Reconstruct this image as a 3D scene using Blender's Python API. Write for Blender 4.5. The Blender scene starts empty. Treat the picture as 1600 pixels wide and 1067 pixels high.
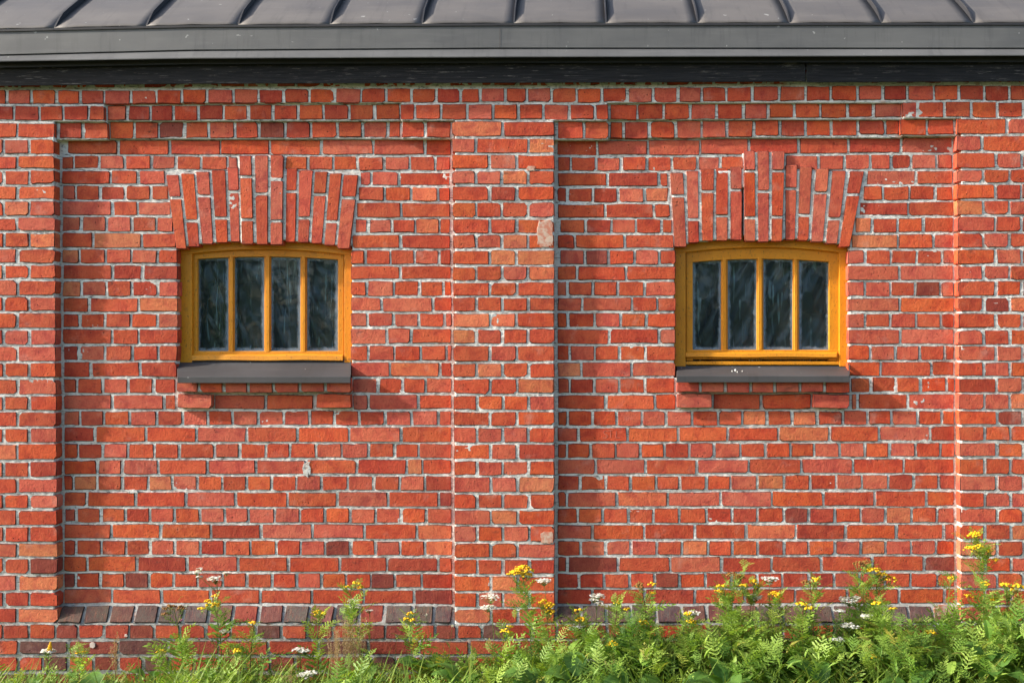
import bpy, math, random
import numpy as np
from mathutils import Vector, Matrix

random.seed(11)
rng = np.random.default_rng(11)
SC = bpy.context.scene
COL = SC.collection

# ---------------------------------------------------------------- camera, sky, sun, exposure
D = 5.5            # metres from the lens to the recessed brick panels
FPX = 1540.0       # focal length on the drawing grid (1600 units across the frame)
ZC = 1.90          # lens height above the ground
cam = bpy.data.objects.new("camera", bpy.data.cameras.new("camera"))
COL.objects.link(cam)
cam.location = (0, -D, ZC)
cam.rotation_euler = (math.radians(90), 0, 0)
cam.data.sensor_width = 36
cam.data.lens = 36 * FPX / 1600
cam.data.shift_x = -100 / 1600
cam.data.clip_start = 0.05
cam.data.clip_end = 900
cam.data.dof.use_dof = True
cam.data.dof.focus_distance = D
cam.data.dof.aperture_fstop = 2.0
SC.camera = cam

SUN = Vector((-4.6, -1.0, 2.55)).normalized()
world = bpy.data.worlds.new("World")
SC.world = world
world.use_nodes = True
wn = world.node_tree.nodes
wl = world.node_tree.links
wn.clear()
sky = wn.new("ShaderNodeTexSky")
sky.sky_type = 'NISHITA'
sky.sun_disc = False
sky.sun_elevation = math.asin(SUN.z)
sky.sun_rotation = math.atan2(SUN.x, SUN.y)
sky.dust_density = 2.5
sky.air_density = 1.0
bg = wn.new("ShaderNodeBackground")
bg.inputs[1].default_value = 0.15
wo = wn.new("ShaderNodeOutputWorld")
wl.new(sky.outputs[0], bg.inputs[0])
wl.new(bg.outputs[0], wo.inputs[0])
sl = bpy.data.lights.new("sun", 'SUN')
sl.energy = 3.5
sl.angle = math.radians(2.0)
sl.color = (1.0, 0.93, 0.82)
so = bpy.data.objects.new("sun", sl)
COL.objects.link(so)
so.rotation_euler = (-SUN).to_track_quat('-Z', 'Y').to_euler()
so.location = SUN * 30
SC.view_settings.view_transform = 'Standard'
SC.view_settings.look = 'None'
SC.view_settings.gamma = 1
SC.view_settings.use_curve_mapping = False
SC.view_settings.exposure = 1.28
SC.render.engine = 'CYCLES'
SC.cycles.max_bounces = 6
SC.cycles.transparent_max_bounces = 8

# ---------------------------------------------------------------- helpers
def P(px, py, p):
    """drawing-grid point on the elevation of the wall -> world, p metres proud of the brick panels"""
    k = (D - p) / FPX
    return ((px - 900) * k, -p, ZC - (py - 533.0) * k)

def tag(o, label=None, cat=None, group=None, kind=None):
    if label: o["label"] = label
    if cat: o["category"] = cat
    if group: o["group"] = group
    if kind: o["kind"] = kind
    return o

def link(name, me, mat=None, parent=None, loc=None):
    o = bpy.data.objects.new(name, me)
    COL.objects.link(o)
    if mat is not None and me is not None and len(me.materials) == 0:
        me.materials.append(mat)
    if parent is not None: o.parent = parent
    if loc is not None: o.location = loc
    return o

def empty(name, loc=(0, 0, 0), parent=None):
    o = bpy.data.objects.new(name, None)
    COL.objects.link(o)
    o.empty_display_size = 0.1
    o.location = loc
    if parent is not None: o.parent = parent
    return o

def pydata(name, v, f, smooth=False):
    me = bpy.data.meshes.new(name)
    me.from_pydata([tuple(map(float, a)) for a in v], [], f)
    if smooth:
        me.polygons.foreach_set("use_smooth", [True] * len(me.polygons))
    me.update()
    return me

def np_mesh(name, V, F, smooth=False, tone=None, matidx=None):
    """V (n,3); F (m,k) array with a constant number of corners"""
    me = bpy.data.meshes.new(name)
    V = np.asarray(V, np.float32); F = np.asarray(F, np.int32)
    m, k = F.shape
    me.vertices.add(len(V)); me.vertices.foreach_set("co", V.ravel())
    me.loops.add(m * k); me.loops.foreach_set("vertex_index", F.ravel())
    me.polygons.add(m)
    me.polygons.foreach_set("loop_start", np.arange(0, m * k, k, dtype=np.int32))
    me.polygons.foreach_set("loop_total", np.full(m, k, np.int32))
    if smooth: me.polygons.foreach_set("use_smooth", np.ones(m, bool))
    if matidx is not None: me.polygons.foreach_set("material_index", np.asarray(matidx, np.int32))
    me.update(calc_edges=True)
    if tone is not None:
        a = me.attributes.new("tone", 'FLOAT', 'POINT')
        a.data.foreach_set("value", np.asarray(tone, np.float32))
    return me

_lat = rng.random((4, 256, 256)).astype(np.float32)
def vnoise(x, z, scale, seed=0):
    """smooth value noise, -1..1"""
    L = _lat[seed % 4]
    u = np.asarray(x) * scale + 97.3 * seed + 500; w = np.asarray(z) * scale + 41.7 * seed + 500
    i = np.floor(u).astype(int); j = np.floor(w).astype(int)
    a = u - i; b = w - j
    a = a * a * (3 - 2 * a); b = b * b * (3 - 2 * b)
    i0 = i % 256; i1 = (i + 1) % 256; j0 = j % 256; j1 = (j + 1) % 256
    return 2 * ((L[i0, j0] * (1 - a) + L[i1, j0] * a) * (1 - b) + (L[i0, j1] * (1 - a) + L[i1, j1] * a) * b) - 1

class MB:
    """collects boxes and tubes into one mesh"""
    def __init__(self): self.v = []; self.f = []
    def poly(self, pts, faces):
        n = len(self.v); self.v += [tuple(p) for p in pts]
        self.f += [tuple(n + i for i in f) for f in faces]
    def box(self, x0, x1, y0, y1, z0, z1):
        p = [(x0, y0, z0), (x1, y0, z0), (x1, y1, z0), (x0, y1, z0), (x0, y0, z1), (x1, y0, z1), (x1, y1, z1), (x0, y1, z1)]
        self.poly(p, [(0, 3, 2, 1), (4, 5, 6, 7), (0, 1, 5, 4), (1, 2, 6, 5), (2, 3, 7, 6), (3, 0, 4, 7)])
    def loft(self, rows, close=False):
        """rows: list of equal-length point lists"""
        m = len(rows[0]); n = len(self.v)
        for r in rows: self.v += [tuple(p) for p in r]
        for i in range(len(rows) - 1):
            for j in range(m if close else m - 1):
                a = n + i * m + j; b = n + i * m + (j + 1) % m
                self.f.append((a, b, b + m, a + m))
    def tube(self, pts, r0, r1, seg=5):
        rows = []
        for i, p in enumerate(pts):
            p = Vector(p)
            d = (Vector(pts[min(i + 1, len(pts) - 1)]) - Vector(pts[max(i - 1, 0)])).normalized()
            s = d.cross(Vector((0.3, 1, 0.1))).normalized(); t = d.cross(s)
            r = r0 + (r1 - r0) * i / max(1, len(pts) - 1)
            rows.append([p + (s * math.cos(2 * math.pi * k / seg) + t * math.sin(2 * math.pi * k / seg)) * r for k in range(seg)])
        self.loft(rows, close=True)
        n = len(self.v); self.f.append(tuple(range(n - seg, n)))
    def build(self, name, mat, parent=None, smooth=False, loc=None):
        return link(name, pydata(name, self.v, self.f, smooth), mat, parent, loc)

def bevel(o, w=0.002, seg=1):
    m = o.modifiers.new("soft_edges", 'BEVEL'); m.width = w; m.segments = seg; m.limit_method = 'ANGLE'
    return o

# ---------------------------------------------------------------- materials
class NT:
    def __init__(self, name):
        self.m = bpy.data.materials.new(name); self.m.use_nodes = True
        self.t = self.m.node_tree; self.n = self.t.nodes; self.n.clear()
        self.out = self.n.new("ShaderNodeOutputMaterial")
    def new(self, t, **kw):
        nd = self.n.new("ShaderNode" + t)
        for k, v in kw.items(): setattr(nd, k, v)
        return nd
    def set(self, sock, v):
        if isinstance(v, bpy.types.NodeSocket): self.t.links.new(v, sock)
        else:
            if hasattr(sock, "default_value") and not isinstance(v, (int, float)) and len(v) == 3 and len(sock.default_value) == 4: v = (*v, 1)
            sock.default_value = v
    def math(self, op, a, b=0.0, c=None, clamp=False):
        nd = self.new("Math", operation=op, use_clamp=clamp)
        self.set(nd.inputs[0], a); self.set(nd.inputs[1], b)
        if c is not None: self.set(nd.inputs[2], c)
        return nd.outputs[0]
    def mix(self, f, a, b, blend='MIX'):
        nd = self.new("Mix", data_type='RGBA', blend_type=blend)
        self.set(nd.inputs[0], f); self.set(nd.inputs[6], a); self.set(nd.inputs[7], b)
        return nd.outputs[2]
    def ramp(self, x, lo, hi, a=0.0, b=1.0):
        nd = self.new("MapRange", interpolation_type='SMOOTHSTEP')
        self.set(nd.inputs[0], x)
        for i, v in enumerate((lo, hi, a, b)): nd.inputs[i + 1].default_value = v
        return nd.outputs[0]
    def noise(self, vec, scale, detail=3.0, rough=0.55, w=None, dist=0.0):
        nd = self.new("TexNoise")
        if w is not None:
            nd.noise_dimensions = '4D'; self.set(nd.inputs["W"], w)
        if vec is not None: self.set(nd.inputs["Vector"], vec)
        nd.inputs["Scale"].default_value = scale; nd.inputs["Detail"].default_value = detail
        nd.inputs["Roughness"].default_value = rough; nd.inputs["Distortion"].default_value = dist
        return nd.outputs[0]
    def mapping(self, vec, scale=(1, 1, 1), rot=(0, 0, 0), loc=None):
        nd = self.new("Mapping"); self.set(nd.inputs[0], vec)
        nd.inputs[3].default_value = scale; nd.inputs[2].default_value = rot
        if loc is not None: self.set(nd.inputs[1], loc)
        return nd.outputs[0]
    def bump(self, h, strength, dist, normal=None):
        nd = self.new("Bump"); self.set(nd.inputs["Height"], h)
        nd.inputs["Strength"].default_value = strength; nd.inputs["Distance"].default_value = dist
        if normal is not None: self.set(nd.inputs["Normal"], normal)
        return nd.outputs[0]
    def principled(self, **kw):
        nd = self.new("BsdfPrincipled")
        for k, v in kw.items(): self.set(nd.inputs[k.replace("_", " ")], v)
        return nd
    def done(self, shader):
        self.t.links.new(shader, self.out.inputs[0]); return self.m

def mat_brick(name="brick_clay", soil=0.0):
    t = NT(name)
    oi = t.new("ObjectInfo"); tc = t.new("TexCoord")
    rnd = oi.outputs["Random"]; col = oi.outputs["Color"]
    w = t.math('MULTIPLY', rnd, 61.0)
    vec = tc.outputs["Object"]
    n1 = t.noise(vec, 16, 4, 0.6, w, 0.4)
    n2 = t.noise(vec, 75, 4, 0.65, w)
    drag = t.noise(t.mapping(vec, (150, 40, 16), (0, 0.5, 0)), 1.0, 2, 0.5, w)
    c = t.mix(t.ramp(n1, 0.36, 0.66), col, t.mix(1.0, col, (1.14, 1.42, 1.30), 'MULTIPLY'))
    c = t.mix(t.ramp(n1, 0.50, 0.30), c, t.mix(1.0, col, (0.80, 0.72, 0.85), 'MULTIPLY'))
    c = t.mix(t.math('MULTIPLY', t.ramp(n2, 0.48, 0.32), 0.28), c, (0.10, 0.016, 0.012))
    c = t.mix(t.math('MULTIPLY', t.ramp(drag, 0.52, 0.75), 0.18), c, (0.62, 0.20, 0.11))
    n4 = t.noise(vec, 190, 3, 0.7, w)
    c = t.mix(t.math('MULTIPLY', t.ramp(n4, 0.50, 0.36), 0.34), c, (0.13, 0.02, 0.014))
    c = t.mix(t.math('MULTIPLY', t.ramp(n4, 0.58, 0.74), 0.28), c, (0.62, 0.20, 0.12))
    # pale lime bloom, soot smears and small pits
    nb = t.noise(vec, 9, 5, 0.62, t.math('ADD', w, 13.0))
    c = t.mix(t.math('MULTIPLY', t.ramp(nb, 0.56, 0.78), 0.42), c, (0.46, 0.27, 0.22))
    ns = t.noise(t.mapping(vec, (1, 1, 2.2)), 13, 5, 0.6, t.math('ADD', w, 29.0))
    c = t.mix(t.math('MULTIPLY', t.ramp(ns, 0.60, 0.76), 0.66), c, (0.055, 0.025, 0.022))
    vo = t.new("TexVoronoi", voronoi_dimensions='4D'); t.set(vo.inputs["Vector"], vec); t.set(vo.inputs["W"], w); vo.inputs["Scale"].default_value = 55
    pit = t.math('MULTIPLY', t.ramp(vo.outputs["Distance"], 0.26, 0.10), t.ramp(t.noise(vec, 24, 1, 0.5, w), 0.50, 0.60))
    c = t.mix(t.math('MULTIPLY', pit, 0.8), c, (0.05, 0.014, 0.010))
    if soil:  # grime, plus shadow lines round each brick painted into the edge colour
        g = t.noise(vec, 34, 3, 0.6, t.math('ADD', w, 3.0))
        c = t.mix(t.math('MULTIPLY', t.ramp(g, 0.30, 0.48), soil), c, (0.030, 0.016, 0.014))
    h = t.math('ADD', t.math('MULTIPLY', n2, 0.7), t.math('MULTIPLY', drag, 0.15))
    h = t.math('ADD', h, t.math('MULTIPLY', n1, 0.9))
    h = t.math('ADD', h, t.math('MULTIPLY', n4, 0.55))
    h = t.math('SUBTRACT', h, t.math('MULTIPLY', pit, 1.5))
    nrm = t.bump(h, 0.7, 0.0065)
    b = t.principled(Base_Color=c, Roughness=0.88, Specular_IOR_Level=0.25, Normal=nrm)
    return t.done(b.outputs[0])

def mat_mortar(name="lime_mortar", k=1.0):
    t = NT(name)
    tc = t.new("TexCoord"); vec = tc.outputs["Object"]
    n1 = t.noise(vec, 3.2, 5, 0.6)
    n2 = t.noise(vec, 42, 5, 0.68)
    n3 = t.noise(t.mapping(vec, (1, 1, 6)), 22, 4, 0.6)
    c = t.mix(t.ramp(n1, 0.35, 0.65), (0.49 * k, 0.48 * k, 0.45 * k), (0.66 * k, 0.65 * k, 0.62 * k))
    c = t.mix(t.math('MULTIPLY', t.ramp(n2, 0.50, 0.30), 0.75), c, (0.13, 0.13, 0.125))
    c = t.mix(t.math('MULTIPLY', t.ramp(n3, 0.55, 0.66), 0.85), c, (0.075, 0.085, 0.085))
    c = t.mix(t.math('MULTIPLY', t.ramp(t.noise(vec, 15, 3), 0.60, 0.70), 0.5), c, (0.38, 0.17, 0.11))
    nrm = t.bump(t.math('ADD', n2, t.math('MULTIPLY', n3, 0.7)), 0.8, 0.005)
    b = t.principled(Base_Color=c, Roughness=0.93, Specular_IOR_Level=0.2, Normal=nrm)
    return t.done(b.outputs[0])

def mat_patch():
    t = NT("pale_render_patch")
    vec = t.new("TexCoord").outputs["Object"]
    n = t.noise(vec, 30, 5, 0.65)
    c = t.mix(t.ramp(n, 0.4, 0.6), (0.45, 0.17, 0.11), (0.50, 0.37, 0.29))
    b = t.principled(Base_Color=c, Roughness=0.9, Normal=t.bump(n, 0.5, 0.004))
    return t.done(b.outputs[0])

def mat_metal(name, base, rough=0.42, spots=0.3):
    t = NT(name)
    vec = t.new("TexCoord").outputs["Object"]
    n1 = t.noise(t.mapping(vec, (1.5, 3, 3)), 1.3, 5, 0.6)
    n2 = t.noise(t.mapping(vec, (3, 40, 40)), 1.2, 4, 0.6)
    n3 = t.noise(vec, 26, 2, 0.5)
    c = t.mix(t.ramp(n1, 0.3, 0.7), tuple(x * 0.85 for x in base), tuple(x * 1.15 for x in base))
    c = t.mix(t.math('MULTIPLY', t.ramp(n2, 0.5, 0.75), 0.25), c, tuple(x * 1.5 for x in base))
    c = t.mix(t.math('MULTIPLY', t.ramp(n3, 0.735, 0.76), spots), c, (0.6, 0.6, 0.58))
    rs = t.noise(t.mapping(vec, (30, 4, 3)), 1.0, 4, 0.65)
    c = t.mix(t.math('MULTIPLY', t.ramp(rs, 0.52, 0.72), 0.35), c, tuple(x * 0.55 for x in base))
    r = t.ramp(n1, 0.3, 0.7, rough - 0.06, rough + 0.1)
    b = t.principled(Base_Color=c, Roughness=r, Specular_IOR_Level=0.35, Normal=t.bump(t.noise(t.mapping(vec, (1, 2.5, 2.5)), 2.2, 2), 0.25, 0.02))
    return t.done(b.outputs[0])

def mat_board():
    t = NT("black_weathered_board")
    vec = t.new("TexCoord").outputs["Object"]
    g = t.noise(t.mapping(vec, (5, 60, 160)), 1.0, 5, 0.7)
    s = t.noise(t.mapping(vec, (9, 60, 130)), 1.0, 4, 0.75, None)
    z = t.noise(vec, 2.3, 2, 0.5)
    c = t.mix(t.ramp(g, 0.35, 0.7), (0.005, 0.005, 0.007), (0.019, 0.019, 0.022))
    c = t.mix(t.math('MULTIPLY', t.math('MULTIPLY', t.ramp(s, 0.58, 0.68), t.ramp(z, 0.36, 0.54)), 0.45), c, (0.30, 0.27, 0.25))
    b = t.principled(Base_Color=c, Roughness=0.75, Specular_IOR_Level=0.3, Normal=t.bump(g, 0.6, 0.004))
    return t.done(b.outputs[0])

def mat_yellow():
    t = NT("ochre_window_paint")
    vec = t.new("TexCoord").outputs["Object"]
    n1 = t.noise(vec, 6, 4, 0.6); n2 = t.noise(t.mapping(vec, (2, 1, 1)), 60, 4, 0.7)
    c = t.mix(t.ramp(n1, 0.3, 0.7), (0.56, 0.205, 0.005), (0.64, 0.255, 0.008))
    c = t.mix(t.math('MULTIPLY', t.ramp(n2, 0.585, 0.67), 0.8), c, (0.10, 0.045, 0.01))
    c = t.mix(t.math('MULTIPLY', t.ramp(t.noise(vec, 23, 4, 0.7), 0.60, 0.70), 0.4), c, (0.30, 0.12, 0.015))
    b = t.principled(Base_Color=c, Roughness=0.5, Specular_IOR_Level=0.4, Normal=t.bump(t.math('ADD', n2, n1), 0.4, 0.004))
    return t.done(b.outputs[0])

def mat_pane():
    t = NT("old_window_glass")
    tc = t.new("TexCoord"); g = tc.outputs["Generated"]; oi = t.new("ObjectInfo")
    w = t.math('MULTIPLY', oi.outputs["Random"], 40.0)
    sp = t.new("SeparateXYZ"); t.set(sp.inputs[0], g)
    x, z = sp.outputs[0], sp.outputs[2]
    dx = t.math('MINIMUM', x, t.math('SUBTRACT', 1.0, x))
    dz = t.math('MULTIPLY', t.math('MINIMUM', z, t.math('SUBTRACT', 1.0, z)), 2.6)
    d = t.math('MINIMUM', dx, dz)
    n = t.noise(tc.outputs["Object"], 26, 4, 0.65, w)
    d = t.math('ADD', d, t.math('MULTIPLY', t.math('SUBTRACT', n, 0.5), 0.22))
    edge = t.ramp(d, 0.17, 0.07)
    sm = t.noise(t.mapping(tc.outputs["Object"], (14, 1, 3), (0, 0.5, 0)), 1.0, 5, 0.65, w, 0.8)
    haze = t.ramp(sm, 0.50, 0.82, 0.025, 0.16)
    speck = t.math('MULTIPLY', t.ramp(t.noise(tc.outputs["Object"], 130, 2, 0.5, w), 0.72, 0.76), 0.5)
    dust = t.math('MAXIMUM', t.math('MULTIPLY', edge, 0.42), t.math('MAXIMUM', haze, speck))
    tr = t.new("BsdfTransparent"); tr.inputs[0].default_value = (0.80, 0.86, 0.86, 1)
    gl = t.new("BsdfGlossy"); gl.inputs["Roughness"].default_value = 0.03
    t.set(gl.inputs["Normal"], t.bump(t.noise(tc.outputs["Object"], 5, 1, 0.5, w), 0.15, 0.02))
    fr = t.new("Fresnel"); fr.inputs[0].default_value = 1.38
    m1 = t.new("MixShader"); t.set(m1.inputs[0], fr.outputs[0]); t.set(m1.inputs[1], tr.outputs[0]); t.set(m1.inputs[2], gl.outputs[0])
    df = t.new("BsdfDiffuse"); df.inputs[0].default_value = (0.34, 0.44, 0.54, 1)
    m2 = t.new("MixShader"); t.set(m2.inputs[0], dust); t.set(m2.inputs[1], m1.outputs[0]); t.set(m2.inputs[2], df.outputs[0])
    return t.done(m2.outputs[0])

def mat_simple(name, col, rough=0.8, spec=0.3, var=0.25, scale=20, bump=0.0):
    t = NT(name)
    vec = t.new("TexCoord").outputs["Object"]
    n = t.noise(vec, scale, 4, 0.6)
    c = t.mix(n, tuple(x * (1 - var) for x in col), tuple(x * (1 + var) for x in col))
    kw = dict(Base_Color=c, Roughness=rough, Specular_IOR_Level=spec)
    if bump: kw["Normal"] = t.bump(n, 0.6, bump)
    return t.done(t.principled(**kw).outputs[0])

def mat_leaf(name, a, b, dry=(0.30, 0.24, 0.05), transl=0.35, rough=0.55):
    t = NT(name)
    oi = t.new("ObjectInfo"); at = t.new("Attribute"); at.attribute_name = "tone"
    f = t.math('ADD', t.math('MULTIPLY', at.outputs["Fac"], 0.75), t.math('MULTIPLY', oi.outputs["Random"], 0.25))
    c = t.mix(f, a, b)
    c = t.mix(t.math('MULTIPLY', t.ramp(at.outputs["Fac"], 0.94, 0.97), 0.8), c, dry)
    c = t.mix(t.math('MULTIPLY', t.noise(t.new("TexCoord").outputs["Object"], 40, 3), 0.35), c, tuple(x * 0.6 for x in a))
    p = t.principled(Base_Color=c, Roughness=rough, Specular_IOR_Level=0.3)
    tl = t.new("BsdfTranslucent"); t.set(tl.inputs[0], t.mix(1.0, c, (1.5, 1.5, 0.7), 'MULTIPLY'))
    m = t.new("MixShader"); m.inputs[0].default_value = transl
    t.set(m.inputs[1], p.outputs[0]); t.set(m.inputs[2], tl.outputs[0])
    return t.done(m.outputs[0])

BRICK = mat_brick(); ARRIS = mat_brick("brick_grime_shade_arris", 0.92); MORTAR = mat_mortar(); DIRTY = mat_mortar("soiled_mortar", 0.58); PATCH = mat_patch()
ROOFM = mat_metal("grey_roof_sheet", (0.092, 0.084, 0.079), 0.62)
FASCIAM = mat_metal("grey_fascia_sheet", (0.098, 0.098, 0.098), 0.55)
SEAMM = mat_metal("shade_dark_folded_seam", (0.024, 0.024, 0.028), 0.7, 0.0)  # darker than the sheet: seams' shaded flanks and cast shadow put into colour
DARKM = mat_metal("dark_grey_sheet", (0.018, 0.018, 0.021), 0.5, 0.0)
SILLM = mat_metal("grey_sill_sheet", (0.056, 0.054, 0.056), 0.48, 0.5)
BOARD = mat_board(); YELLOW = mat_yellow(); PANE = mat_pane()
def mat_film(name, c1, c2):
    t = NT(name)
    vec = t.new("TexCoord").outputs["Object"]
    n = t.noise(vec, 3.1, 2, 0.5)
    s = t.noise(t.mapping(vec, (34, 1, 3.2), (0, 0.42, 0)), 1.0, 3, 0.6, None, 0.9)
    c = t.mix(t.ramp(n, 0.42, 0.58), c1, c2)
    c = t.mix(t.math('MULTIPLY', t.ramp(s, 0.585, 0.65), 0.85), c, (0.42, 0.52, 0.57))  # pale streaks are painted highlights where the folds catch light
    return t.done(t.principled(Base_Color=c, Roughness=0.26, Specular_IOR_Level=0.8).outputs[0])
FILM = mat_film("grey_plastic_film", (0.014, 0.019, 0.027), (0.042, 0.056, 0.074))
FILMG = mat_film("plastic_film_green_reflection", (0.005, 0.020, 0.012), (0.030, 0.042, 0.054))  # dark green is the trees' reflection, painted into the left window's film
INNER = mat_simple("dark_interior_plaster", (0.06, 0.06, 0.06), 0.9)
LIME = mat_simple("pale_lichen", (0.55, 0.45, 0.40), 0.95, 0.1, 0.3, 60, 0.003)
CHALK = mat_simple("pale_scratched_clay", (0.55, 0.22, 0.16), 0.95, 0.1, 0.2, 60)
SOIL = mat_simple("grassy_soil", (0.075, 0.085, 0.03), 0.95, 0.1, 0.5, 3, 0.02)
TANSY = mat_leaf("tansy_leaf", (0.10, 0.235, 0.028), (0.40, 0.53, 0.10), transl=0.32, rough=0.52)
DARKLEAF = mat_leaf("dark_weed_leaf", (0.050, 0.14, 0.022), (0.20, 0.33, 0.060), transl=0.32, rough=0.52)
BROAD = mat_leaf("broad_weed_leaf", (0.075, 0.17, 0.03), (0.14, 0.26, 0.055), transl=0.3, rough=0.45)
GRASSM = mat_leaf("grass_blade", (0.10, 0.19, 0.02), (0.27, 0.36, 0.06))
DRYM = mat_leaf("dry_grass_stalk", (0.34, 0.24, 0.13), (0.50, 0.38, 0.22), transl=0.3)
STEM = mat_simple("green_stem", (0.10, 0.15, 0.035), 0.7, 0.3, 0.3, 12)
REDSTEM = mat_simple("reddish_stem", (0.12, 0.055, 0.03), 0.7, 0.3, 0.3, 12)
GOLD = mat_leaf("yellow_button_flower", (0.78, 0.44, 0.008), (0.86, 0.60, 0.020), dry=(0.55, 0.25, 0.01), transl=0.12)
BROWNF = mat_leaf("withered_brown_flower", (0.16, 0.07, 0.02), (0.34, 0.17, 0.03), transl=0.1)
WHITEF = mat_leaf("white_umbel_floret", (0.66, 0.65, 0.62), (0.82, 0.82, 0.80), dry=(0.62, 0.55, 0.42), transl=0.2)
PINKF = mat_leaf("pink_clover_head", (0.45, 0.12, 0.30), (0.60, 0.25, 0.45), transl=0.2)
PUFF = mat_leaf("seed_puff", (0.55, 0.54, 0.52), (0.75, 0.75, 0.73), transl=0.4)

# ---------------------------------------------------------------- ground
n = 61
gx = np.sign(np.linspace(-1, 1, n)) * np.abs(np.linspace(-1, 1, n)) ** 3 * 400
GX, GY = np.meshgrid(gx, gx, indexing='ij')
GZ = np.where(np.abs(GX) + np.abs(GY) < 40, 0.02 * vnoise(GX, GY, 0.9, 1), 0) - 0.02
V = np.stack([GX.ravel(), GY.ravel(), GZ.ravel()], 1)
I = np.arange(n * n).reshape(n, n)
F = np.stack([I[:-1, :-1].ravel(), I[1:, :-1].ravel(), I[1:, 1:].ravel(), I[:-1, 1:].ravel()], 1)
tag(link("ground", np_mesh("ground", V, F, True), SOIL), "grassy soil along the foot of the brick wall", "ground", kind="structure")

# ---------------------------------------------------------------- the building
B = empty("brick_building", (0, 0, 0))
tag(B, "red brick outbuilding with grey metal eave and two small yellow framed windows", "building")

DP = 0.055                                   # how far the pilasters stand out
W1 = dict(x0=277, x1=548.5, s_end=389, s_mid=377)
W2 = dict(x0=1056, x1=1325.5, s_end=386, s_mid=374)
def arc(w, x, end, mid):
    t = (x - (w['x0'] + w['x1']) / 2) / ((w['x1'] - w['x0']) / 2)
    return mid + (end - mid) * t * t

# ---- mortar beds: a fine grid of points, uneven, with sides going back into the wall
CELL = 1.95
def mortar(name, parent, x0, x1, y0, y1, p, hole=None, back=0.07, p2=None, amp=1.0, cell=CELL, mat=MORTAR):
    nx = max(2, int(round((x1 - x0) / cell)) + 1); ny = max(2, int(round((y1 - y0) / cell)) + 1)
    gx = np.linspace(x0, x1, nx); gy = np.linspace(y0, y1, ny)
    X, Y = np.meshgrid(gx, gy, indexing='ij')
    pp = np.full(X.shape, p) if p2 is None else p + (p2 - p) * (Y - y0) / (y1 - y0)
    k = (D - pp) / FPX
    wx = (X - 900) * k; wz = ZC - (Y - 533) * k
    rel = 0.0012 * vnoise(wx, wz, 75, 1) + 0.0010 * vnoise(wx, wz, 24, 2) + 0.0005 * vnoise(wx, wz, 6, 3)
    pp = pp - 0.0048 + amp * np.minimum(rel * 1.35, 0.0034)
    keep = np.ones((nx - 1, ny - 1), bool)
    if hole is not None:
        cx = (X[:-1, :-1] + X[1:, 1:]) / 2; cy = (Y[:-1, :-1] + Y[1:, 1:]) / 2
        keep = ~hole(cx, cy)
    V = np.stack([wx.ravel(), -pp.ravel(), wz.ravel()], 1)
    I = np.arange(nx * ny).reshape(nx, ny)
    F = np.stack([I[:-1, :-1], I[:-1, 1:], I[1:, 1:], I[1:, :-1]], -1)[keep]
    # sides
    E = []
    K = np.zeros((nx + 1, ny + 1), bool); K[1:-1, 1:-1] = keep
    for i, j in np.argwhere(K[1:, 1:-1] != K[:-1, 1:-1]): E.append((I[i, j], I[i, j + 1], K[i, j + 1]))
    for i, j in np.argwhere(K[1:-1, 1:] != K[1:-1, :-1]): E.append((I[i, j], I[i + 1, j], not K[i + 1, j]))
    E = np.array(E, int)
    if len(E):
        used = np.unique(E[:, :2]); mp = {u: len(V) + q for q, u in enumerate(used)}
        BV = V[used].copy(); BV[:, 1] = -p + back
        V = np.concatenate([V, BV])
        S = np.array([(a, b, mp[b], mp[a]) if s else (b, a, mp[a], mp[b]) for a, b, s in E])
        F = np.concatenate([F, S])
    return link(name, np_mesh(name, V, F, True), mat, parent)

# ---- bricks
def brick_mesh(w, h, dep, wear):
    """front face, worn edges and sides of one brick, centred on its front face; 48 triangles"""
    r = lambda s: random.uniform(-s, s)
    c = [random.uniform(0.0018, 0.0042) + (random.uniform(0.003, 0.011) * wear if random.random() < 0.17 * wear else 0) for _ in range(4)]
    e = 0.0023
    X, Z = w / 2, h / 2
    pts = [(-X + c[0], -Z + r(e)), (r(w * .28), -Z + r(e * 1.5)), (X - c[1], -Z + r(e)), (X + r(e), -Z + c[1]),
           (X + r(e), Z - c[2]), (X - c[2], Z + r(e)), (r(w * .28), Z + r(e * 1.5)), (-X + c[3], Z + r(e)),
           (-X + r(e), Z - c[3]), (-X + r(e), -Z + c[0])]
    ins = random.uniform(0.0020, 0.0036)
    v = []; n = len(pts)
    for x, z in pts:
        k = ins * random.uniform(0.7, 1.5)
        v.append((x - math.copysign(k, x) if abs(x) > X * .75 else x, 0.0 + random.uniform(0, .0012), z - math.copysign(k, z) if abs(z) > Z * .6 else z))
    for x, z in pts: v.append((x, random.uniform(0.0030, 0.0055), z))
    for x, z in pts: v.append((x, dep, z))
    f = [tuple(range(n))]
    for a in (0, n):
        for i in range(n):
            j = (i + 1) % n
            f.append((a + i, a + n + i, a + n + j, a + j))
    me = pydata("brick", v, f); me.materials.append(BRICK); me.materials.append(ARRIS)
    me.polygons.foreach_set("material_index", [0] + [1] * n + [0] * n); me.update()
    return me

POOL = {}
def get_brick(w, h, dep, wear):
    key = (round(w / 0.006), round(h / 0.004), round(dep, 3), wear)
    L = POOL.setdefault(key, [])
    if len(L) < 7:
        me = brick_mesh(key[0] * 0.006, key[1] * 0.004, dep, wear)
        L.append(me)
        return me, key[0] * 0.006, key[1] * 0.004
    return random.choice(L), key[0] * 0.006, key[1] * 0.004

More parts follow.
